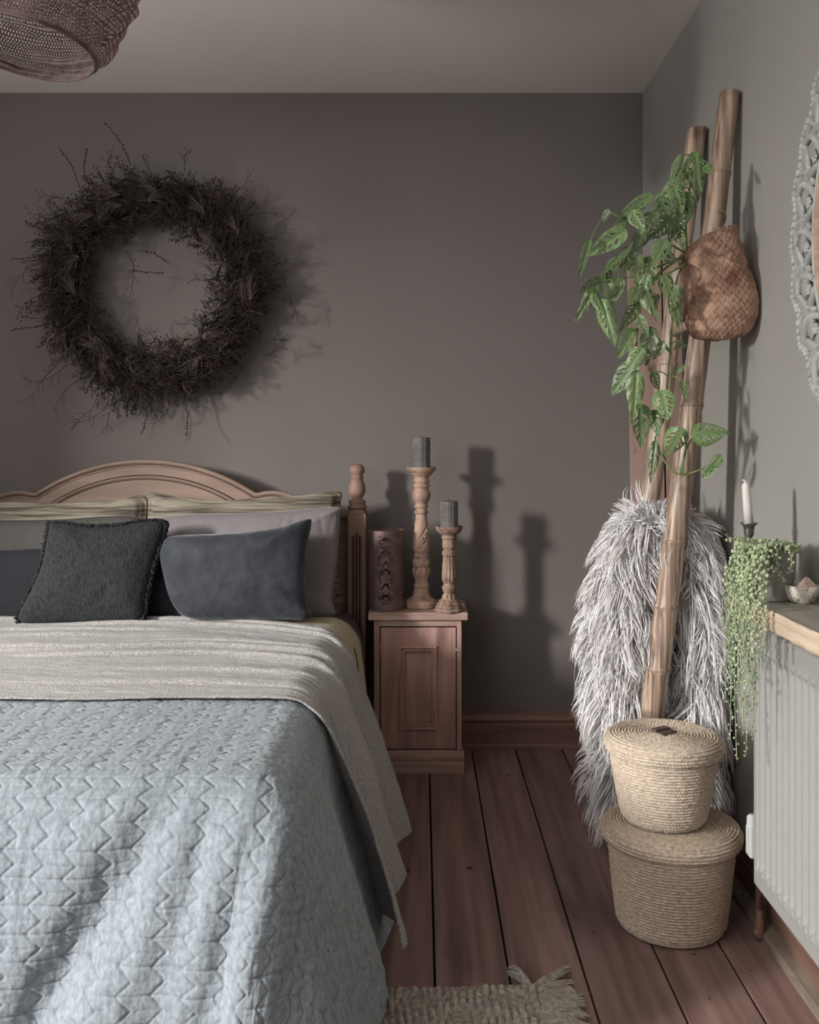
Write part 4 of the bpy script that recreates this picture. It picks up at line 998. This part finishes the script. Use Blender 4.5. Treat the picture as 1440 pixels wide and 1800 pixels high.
for (bx, by, tx, ty, wpx) in leaves:
    near = min(allv, key=lambda q: (VX + q.x / q.y * F - bx) ** 2 + (VY - (q.z - CZ) / q.y * F - by) ** 2)
    d0 = near.y - rs.uniform(.0, .05); d1 = d0 + rs.uniform(-.035, .02)
    a = P(bx, by, d0); t = P(tx, ty, d1); ydir = (t - a); L = ydir.length * 1.06; ydir.normalize()
    fac = (Vector((0, -1, 0)) * 1.0 + Vector((rs.uniform(-.45, .15), 0, rs.uniform(-.1, .5)))).normalized()
    zdir = (fac - ydir * fac.dot(ydir)).normalized(); xdir = ydir.cross(zdir)
    o = bpy.data.objects.new('leaf', LM[rs.choice((0, 1, 2, 0, 3) if L < .09 else (0, 2, 0, 2, 1))]); COL.objects.link(o)
    W = wpx * d0 / F * 1.08
    mt = Matrix(((xdir.x * W, ydir.x * L, zdir.x * L, a.x), (xdir.y * W, ydir.y * L, zdir.y * L, a.y), (xdir.z * W, ydir.z * L, zdir.z * L, a.z), (0, 0, 0, 1)))
    o.parent = plant; o.matrix_parent_inverse = Matrix(); o.matrix_local = Matrix.Translation(-plant.location) @ mt
    if (near - a).length > .006:
        b = MB(); m_ = (near + a) / 2 + Vector((0, -.008, .006)); b.tube(spline([near, m_, a], 6), .0014, 5, False); b.build('petiole', M['stem'], plant)
b = MB(); b.lathe([(.001, -.03), (.03, -.03), (.034, 0), (.03, .004), (.001, .008)], 16, P(1238, 470, 2.445)); b.build('root_ball', M['soil'], plant)

# ------------------------------------------------------------------ radiator and shelf
rad = thing('radiator', 'white ridged panel radiator below the wooden shelf', 'radiator', (.79, 1.5, .17))
ys = np.arange(.80, 2.1405, .00275); zs = np.concatenate([np.linspace(.185, .30, 40), np.linspace(.31, .60, 10), np.linspace(.61, .765, 50)])
Yg, Zg = np.meshgrid(ys, zs)
fl_ = ease((Zg - .225) / .018) * ease((.715 - Zg) / .018) * ease((2.118 - Yg) / .01)
ph = (Yg / .0333) % 1
rib = np.clip(1.6 * np.abs(ph - .5) * 2 - .35, 0, 1)
dep = .735 + .008 * fl_ * (1 - ease(rib))                        # channels pressed inwards
dot = np.exp(-(((ph - .5) / .24) ** 2 + ((Zg - .232) / .010) ** 2)) + np.exp(-(((ph - .5) / .24) ** 2 + ((Zg - .708) / .010) ** 2))
dep = dep - .0045 * dot * (Yg < 2.115)
edge = ease((Zg - .185) / .006) * ease((.765 - Zg) / .006) * ease((2.1405 - Yg) / .006); dep = dep + .010 * (1 - edge)
o = np_mesh('front_panel', np.stack([dep, Yg, Zg], -1).reshape(-1, 3), grid_q(len(ys), len(zs))[:, ::-1], M['rad'], rad)
b = MB(); b.box((.745, .80, .19), (.757, 2.139, .76), .003); b.build('panel_back', M['rad'], rad, False)
b = MB(); b.box((.800, .80, .19), (.815, 2.135, .76), .003); b.build('rear_panel', M['rad'], rad, False)
b = MB()
b.prism([(.745, .25), (.815, .25), (.815, .75), (.738, .75), (.738, .262)], 2.139, 2.143); b.build('end_cover', M['rad'], rad, False)
b = MB()
for i in range(48): b.box((.747, .83 + i * .027, .762), (.812, .834 + i * .027, .767))
b.box((.747, .80, .758), (.812, 2.139, .762)); o = b.build('top_grille', M['rad'], rad, False); o['kind'] = 'stuff'
b = MB(); b.box((.733, 2.150, .235), (.768, 2.185, .300), .004); b.lathe([(.008, .295), (.011, .300), (.011, .322), (.006, .328)], 16, (.742, 2.168, 0)); tag(b.build('valve', M['valve'], rad, False), 'small white valve at the radiator end')
b = MB(); b.tube([(.766, 2.166, .24), (.766, 2.19, .235), (.772, 2.25, .225), (.790, 2.262, .205), (.792, 2.263, .06)], .0085, 10); b.lathe([(.010, .001), (.013, .006), (.0125, .045), (.009, .05), (.0085, .07)], 14, (.792, 2.263, 0))
tag(b.build('pipe', M['pipe'], rad), 'paint splashed copper pipe running into the floor')
for yy in (1.0, 1.95):
    b = MB(); b.box((.812, yy, .35), (.848, yy + .03, .70)); b.build('bracket', M['rad'], rad, False)

ZS = .830
sh = thing('wall_shelf', 'thick rough wooden shelf above the radiator', 'shelf', (.77, 1.5, .79))
Yg = np.linspace(.70, 2.165, 240); b = MB()
cs = [(.848, ZS - .042), (.692, ZS - .042), (.688, ZS - .036), (.687, ZS - .006), (.690, ZS), (.848, ZS)]
vs_ = []; fs_ = []
for i, y in enumerate(Yg):
    w_ = .0008 * math.sin(y * 31) + .0006 * math.sin(y * 83)
    for j, (x, z) in enumerate(cs): vs_.append((x + (w_ if 0 < j < 5 else 0), y, z + (w_ * .4 if j in (1, 2, 3) else 0)))
for i in range(len(Yg) - 1):
    for j in range(6): fs_.append((i * 6 + j, i * 6 + (j + 1) % 6, (i + 1) * 6 + (j + 1) % 6, (i + 1) * 6 + j))
fs_ += [tuple(range(5, -1, -1)), tuple((len(Yg) - 1) * 6 + j for j in range(6))]
b.add(vs_, fs_); o = b.build('board', M['shelf'], sh, False)
o.data.materials.append(M['shelf_top'])
for p in o.data.polygons:
    if p.normal.z > .8: p.material_index = 1
for yy in (1.05, 2.0):
    b = MB(); b.prism([(.848, ZS - .043), (.72, ZS - .043), (.72, ZS - .05), (.84, ZS - .052), (.84, ZS - .10), (.848, ZS - .10)], yy, yy + .02); b.build('bracket', M['gap'], sh, False)

# candlestick and taper on the shelf
cst = thing('candlestick', 'small pewter candlestick standing on the shelf behind the pearl plant', 'candlestick', (.722, 2.148, ZS))
# keep the foot fully on the shelf
cst.location = (.722, 2.128, ZS); ck = 2.128 / F
zb_ = CZ - (920 - VY) * ck - ZS
b = MB(); b.lathe([(.030, 0), (.031, .003), (.026, .007), (.012, .012), (.007, .02), (.0062, .045), (.009, .05), (.0062, .056), (.006, zb_ - .045), (.009, zb_ - .041), (.0062, zb_ - .036), (.0075, zb_ - .03), (.0105, zb_ - .024), (.0108, zb_ - .014), (.0125, zb_ - .006), (.018, zb_ - .001), (.0195, zb_ + .001), (.018, zb_ + .0015), (.011, zb_), (.001, zb_ - .001)], 36)
o = b.build('stand', M['pewter']); o.parent = cst
tp = thing('candle', 'slim white taper candle leaning slightly in the pewter holder', 'candle', (.722, 2.128, ZS + zb_ + .001))
b = MB(); b.lathe([(.0098, 0), (.0094, .04), (.0088, .080), (.0082, .084), (.004, .090), (.0015, .0915)], 24); o = b.build('wax', M['wcandle']); o.parent = tp
b = MB(); b.tube([(0, 0, .088), (-.001, 0, .094), (-.006, 0, .095), (-.007, 0, .091)], [.0022, .0024, .002, .0008], 6); o = b.build('wick', M['wcandle']); o.parent = tp
tp.rotation_euler = (0, -.085, 0)

# pot with string of pearls
pot = thing('string_of_pearls_plant', 'grey pot of trailing string of pearls spilling over the shelf end', 'plant', (.752, 2.045, ZS))
pc = Vector((.735, 2.045, ZS)); pot.location = pc
b = MB(); b.lathe([(.001, 0), (.044, 0), (.047, .004), (.052, .06), (.055, .075), (.055, .108), (.050, .108), (.048, .09), (.001, .088)], 48); b.v = [(v[0], v[1], v[2]) for v in b.v]
o = b.build('pot', M['pot']); o.parent = pot
b = MB(); b.lathe([(.047, .0885), (.02, .095), (.001, .096)], 20, caps=False); o = b.build('soil', M['soil']); o.parent = pot
rs = random.Random(5)
def strand(path, name='strand', pr=.0034, gap=.0062, taper=True):
    sp = spline(path, 40); b = MB(); b.tube(sp, .0008, 4, False)
    Ltot = sum((sp[i + 1] - sp[i]).length for i in range(40)); nP = int(Ltot / gap); acc = 0
    for k_ in range(nP):
        f = (k_ + .5) / nP * 40; i = min(int(f), 39); p = sp[i].lerp(sp[i + 1], f - i)
        a = k_ * 2.4 + rs.uniform(-.5, .5); r = pr * rs.uniform(.75, 1.15) * ((1 - .55 * (k_ / nP) ** 2) if taper else 1)
        q = p + Vector((math.cos(a) * (r + .0016), math.sin(a) * (r + .0016), -.001))
        b.ico(q, r, 1, (1, 1, 1.12)); b.tube([p, q], .0005, 3, False)
    return b.build(name, M['pearl'], pot)
hang = [(1278, 1235), (1284, 1300), (1289, 1170), (1295, 1335), (1300, 1260), (1304, 1200), (1308, 1295), (1313, 1330), (1318, 1180), (1323, 1300), (1328, 1240), (1334, 1195), (1342, 1160), (1281, 1180), (1292, 1120), (1298, 1215), (1286, 1225), (1305, 1130), (1316, 1255), (1311, 1150)]
for i, (hx_, yb2) in enumerate(hang):
    Xh = .668 - rs.uniform(0, .016); Yh = Xh * F / (hx_ - VX); Yh = min(Yh, 2.105)
    if Yh >= 2.105: Xh = (hx_ - VX) * Yh / F
    a = math.atan2(Yh - pc.y, Xh - pc.x); rim = Vector((pc.x + .045 * math.cos(a), pc.y + .045 * math.sin(a), ZS + .112))
    zt_ = ZS + .085 + rs.uniform(-.01, .012)
    zb2 = CZ - (yb2 - VY) * Yh / F
    out = Vector((Xh, Yh, 0))
    p1 = rim + Vector((math.cos(a) * .014, math.sin(a) * .014, .006))
    p2 = Vector((pc.x + (Xh - pc.x) * .85, pc.y + (Yh - pc.y) * .85, zt_ - .01)); p3 = Vector((Xh, Yh, zt_ - .05))
    rest = [Vector((Xh + rs.uniform(-.004, .002), Yh + rs.uniform(-.006, .006), zt_ - .05 - (zt_ - .05 - zb2) * q)) for q in (.33, .66, 1)]
    c0 = Vector((pc.x + rs.uniform(-.02, .02), pc.y + rs.uniform(-.02, .02), ZS + .10))
    strand([c0, rim, p1, p2, p3] + rest, pr=.0046 if i % 3 else .0052, gap=.0070)
for (pts) in ([(1345, 960), (1352, 990), (1360, 1000), (1384, 1022)], [(1340, 960), (1346, 1000), (1342, 1020), (1336, 1050)], [(1350, 958), (1380, 958), (1392, 985), (1388, 1008)], [(1335, 950), (1300, 945), (1284, 950), (1278, 938)],
              [(1340, 955), (1360, 975), (1366, 990), (1372, 1012)], [(1330, 960), (1333, 985), (1345, 1010), (1350, 1030)], [(1350, 955), (1362, 960), (1368, 975), (1366, 985)]):
    strand([P(x, y, 1.975 - .004 * i_) for i_, (x, y) in enumerate(pts)], pr=.0042)
b = MB()
for k_ in range(330):
    a = rs.uniform(0, 2 * PI); r = .062 * math.sqrt(rs.random()); c = Vector((pc.x + r * math.cos(a), pc.y + r * math.sin(a), ZS + .105 + rs.uniform(0, .020) - r * .12))
    d = Vector((math.cos(a) + rs.uniform(-.6, .6), math.sin(a) + rs.uniform(-.6, .6), rs.uniform(0, .9))).normalized(); L = rs.uniform(.006, .013)
    b.tube([c - d * L * .5, c, c + d * L * .5], [.0008, .0024, .0003], 5, False)
    if k_ % 3 == 0: b.ico(c + Vector((0, 0, .004)), .0036, 1)
o = b.build('crown_leaves', M['pearl'], pot); o['kind'] = 'stuff'

# bowl with soap
bc = Vector((.789, 2.00, ZS))
bw = thing('bowl', 'small cream textured clay bowl on the shelf right of the pearl plant', 'bowl', bc)
b = MB(); b.lathe([(.001, 0), (.016, 0), (.024, .004), (.031, .014), (.035, .026), (.0362, .036), (.034, .037), (.031, .027), (.024, .012), (.001, .006)], 64, fn=lambda t, z: .0009 * math.sin(t * 23 + z * 700) * (1 if .005 < z < .03 else 0)); o = b.build('clay_body', M['clay']); o.parent = bw
sp_ = thing('soap', 'pinkish wedge of soap lying in the clay bowl', 'soap', (bc.x + .004, bc.y, ZS + .026))
b = MB(); b.prism([(-.022, .004), (.022, .004), (.020, .013), (.006, .027)], -.008, .008); o = b.build('wedge', M['soap'], None, False); o.parent = sp_
md = o.modifiers.new('bev', 'BEVEL'); md.width = .0012; md.segments = 2
st_ = thing('stone', 'small dark stone on the shelf just behind the clay bowl', 'stone', (.830, 2.02, ZS + .016))
st_.location = (.824, 1.955, ZS)
b = MB(); b.ico((0, 0, .017), .018, 2, (.8, 1, .98)); b.v = [(v[0] * (1 + .15 * math.sin(v[2] * 300)), v[1], v[2]) for v in b.v]; o = b.build('stone_body', M['gap']); o.parent = st_

# ------------------------------------------------------------------ carved round mirror on the right wall
mc = Vector((.812, 1.640, 1.575))
mir = thing('carved_mirror', 'round mirror with whitewashed pierced leaf carving on the right wall', 'mirror', mc)
def MP(r, a, x=0.0): return Vector((x, r * math.cos(a), r * math.sin(a)))    # a=0 points towards the back wall
NU = 26
b = MB(); sc = MB(); PM = None
for k_ in range(NU):
    a0 = 2 * PI * k_ / NU; st = 2 * PI / NU
    # scalloped outer border
    for q, (rr_, da, sz) in enumerate(((.458, .0, .011), (.464, .12, .009), (.462, .24, .008), (.456, .36, .010), (.449, .5, .012), (.447, .65, .009), (.451, .8, .009), (.456, .9, .008))):
        sc.ico(MP(rr_ + .003 * math.sin(k_ * 2.1), a0 + da * st, -.004), sz, 1, (.9, 1, 1))
    # curved ribs
    def rib_(p, r): b.tube(spline([MP(*q) for q in p], 10), r, 6)
    rib_([(.345, a0, 0), (.375, a0 + .25 * st, -.006), (.41, a0 + .3 * st, -.008), (.452, a0 + .05 * st, 0)], .0085)
    rib_([(.345, a0 + st, 0), (.37, a0 + .7 * st, -.004), (.41, a0 + .55 * st, -.006), (.450, a0 + .5 * st, 0)], .0075)
    rib_([(.365, a0 + .35 * st, -.002), (.395, a0 + .62 * st, -.006), (.425, a0 + .95 * st, -.004), (.452, a0 + 1.05 * st, 0)], .0065)
    # petals
    for (r_, da, L_, w_, rot) in ((.405, .40, .020, .009, .9), (.39, .15, .034, .013, .5), (.418, .78, .028, .010, -.6), (.372, .62, .024, .009, 1.0), (.435, .30, .020, .009, .2), (.40, .5, .018, .008, -.2)):
        c = MP(r_, a0 + da * st, -.006); tdir = a0 + da * st + PI / 2 + rot
        vs0, fs0 = ICO[2]; dy = Vector((0, math.cos(tdir), math.sin(tdir))); dn = Vector((0, -math.sin(tdir), math.cos(tdir)))
        if PM is None:
            q_ = MB(); vs1, fs1 = ICO[2]; q_.add([(v[0], v[1] * (1 - .5 * v[0]), v[2] * (1 - .6 * math.exp(-(v[1] / .25) ** 2))) for v in vs1], fs1)
            PM = q_.mesh('carved_leaf'); PM.materials.append(M['mirror_frame'])
        lf = bpy.data.objects.new('carved_leaf', PM); COL.objects.link(lf); lf.parent = mir
        lf.matrix_local = Matrix(((0, 0, .010, c.x), (dy.y * L_, dn.y * w_, 0, c.y), (dy.z * L_, dn.z * w_, 0, c.z), (0, 0, 0, 1)))
    for q in range(7):
        aa = a0 + .95 * st + q * .0; c = MP(.378, a0 + .93 * st, -.006) + Vector((0, .008 * math.cos(q * PI / 3), .008 * math.sin(q * PI / 3))) * (q > 0)
        sc.ico(c, .0052, 1)
o = b.build('ribs', M['mirror_frame']); o.parent = mir; o['kind'] = 'stuff'
o = sc.build('beads', M['mirror_frame']); o.parent = mir; o['kind'] = 'stuff'
def annulus(r0, r1, x0, x1, name, m):
    b = MB(); n = 128; vs_ = []; fs_ = []
    for (r, x) in ((r0, x1), (r0, x0), ((r0 + r1) / 2, x0 - .002), (r1, x0), (r1, x1)):
        for i in range(n): vs_.append(MP(r, 2 * PI * i / n, x))
    for j in range(5):
        for i in range(n): fs_.append((j * n + i, j * n + (i + 1) % n, ((j + 1) % 5) * n + (i + 1) % n, ((j + 1) % 5) * n + i))
    b.add(vs_, fs_); o = b.build(name, m); o.parent = mir; return o
annulus(.441, .452, -.004, .006, 'outer_band', M['mirror_frame']); annulus(.338, .352, -.008, .010, 'inner_band', M['mirror_frame'])
annulus(.322, .332, -.012, .012, 'wood_bead', M['mirror_in']); annulus(.331, .338, -.006, .012, 'wood_band', M['mirror_in'])
b = MB(); b.add([MP(.324, 2 * PI * i / 96, .012) for i in range(96)] + [MP(.324, 2 * PI * i / 96, .018) for i in range(96)],
                [tuple(range(96)), tuple(range(191, 95, -1))] + [(i, 96 + i, 96 + (i + 1) % 96, (i + 1) % 96) for i in range(96)])
o = b.build('mirror_glass', M['glass'], None, False); o.parent = mir
b = MB()
for q in range(8):
    a = q * PI / 4; c = MP(.345, a, 0); b.tube([c + Vector((.006, 0, 0)), c + Vector((.0365, 0, 0))], .012, 8)
o = b.build('mount', M['mirror_frame']); o.parent = mir

# ------------------------------------------------------------------ rug
rug = thing('rug', 'chunky grey brown wool rug with knotted texture beside the bed foot', 'rug', (-.1, 1.7, 0))
xs_ = np.arange(-.75, .252, .0028); ys_ = np.arange(1.45, 2.052, .0028); Xg, Yg = np.meshgrid(xs_, ys_)
Xw = Xg + .006 * fbm(Yg * 6, Xg * 0, 61); Yw = Yg + .006 * fbm(Xg * 5, Yg * 0, 62)
cellx = .0165; hx2 = (Xg / cellx); hy2 = (Yg / .0145 + .5 * (np.floor(hx2) % 2))
ax_ = hx2 % 1 - .5; ay_ = hy2 % 1 - .5
rndc = np.random.RandomState(9).rand(256, 256)[np.floor(hx2).astype(int) % 256, np.floor(hy2).astype(int) % 256]
d = np.sqrt(ax_ ** 2 + ay_ ** 2)
nub = np.sqrt(np.clip(1 - (d / .60) ** 2, 0, 1)) * (.6 + .6 * rndc)
fine = np.abs(np.sin(Xg / .0065 * PI)) ** .6 * (.6 + .4 * np.abs(np.sin(Yg / .006 * PI)))
dia = np.abs(((Xg * .9 + (Yg - 1.93) * 1.5) / .17) % 1 - .5) * 2; dia2 = np.abs(((Xg * .9 - (Yg - 1.93) * 1.5) / .17) % 1 - .5) * 2
selr = np.clip(np.maximum(ease((dia - .62) / .1), ease((dia2 - .62) / .1)), 0, 1) * ease((2.034 - Yg) / .006)
edge = ease((2.052 - Yg) / .008) * ease((.252 - Xg) / .01)
Zr = .002 + edge * (.006 + .019 * nub * selr + .007 * fine * (1 - selr)) + .001 * fbm(Xg * 60, Yg * 60, 63)
o = np_mesh('pile', np.stack([Xw, Yw, Zr], -1).reshape(-1, 3), grid_q(len(xs_), len(ys_)), M['rug'], rug)
rs = random.Random(21)
for k_ in range(38):
    b = MB()
    y = 1.50 + k_ * .0148; sl = .10 + .9 * ((y - 1.85) / .2) if y > 1.85 else .1
    for q in range(5):
        y0 = y + rs.uniform(-.008, .008); L = rs.uniform(.075, .105) * (1 if y < 1.98 else .85); ang = (.75 if y > 2.02 else .42 if y > 1.97 else .12) + rs.uniform(-.12, .12)
        p = Vector((.238, y0, .010)); pts = [p, p + Vector((L * .35, L * .35 * math.tan(ang) * .5 + rs.uniform(-.004, .004), rs.uniform(.006, .014))), p + Vector((L * .75, L * .75 * math.tan(ang) * .8, rs.uniform(.004, .010))), p + Vector((L, L * math.tan(ang) * .8 + rs.uniform(-.008, .008), .004))]
        b.tube(spline(pts, 8), [.0036, .0042, .0040, .0042, .0038, .0040, .0036, .0030, .0018], 6, False)
    o = b.build('fringe_tassel', M['rug'], rug); o['kind'] = 'stuff'

b = MB()
for q in range(16):
    p0 = P(935, 1742, 2.035); p0.z = .010; p1 = P(897, 1712, 2.10); p1.z = .012
    dlt = Vector((rs.uniform(-.006, .006), rs.uniform(-.008, .008), rs.uniform(-.002, .008)))
    b.tube(spline([p0, (p0 + p1) / 2 + dlt * 1.4 + Vector((0, 0, .010)), p1 + dlt], 8), [.003, .004, .0042, .004, .004, .0042, .004, .0035, .002], 6, False)
tag(b.build('tassel', M['rug'], rug), 'loose corner tassel')
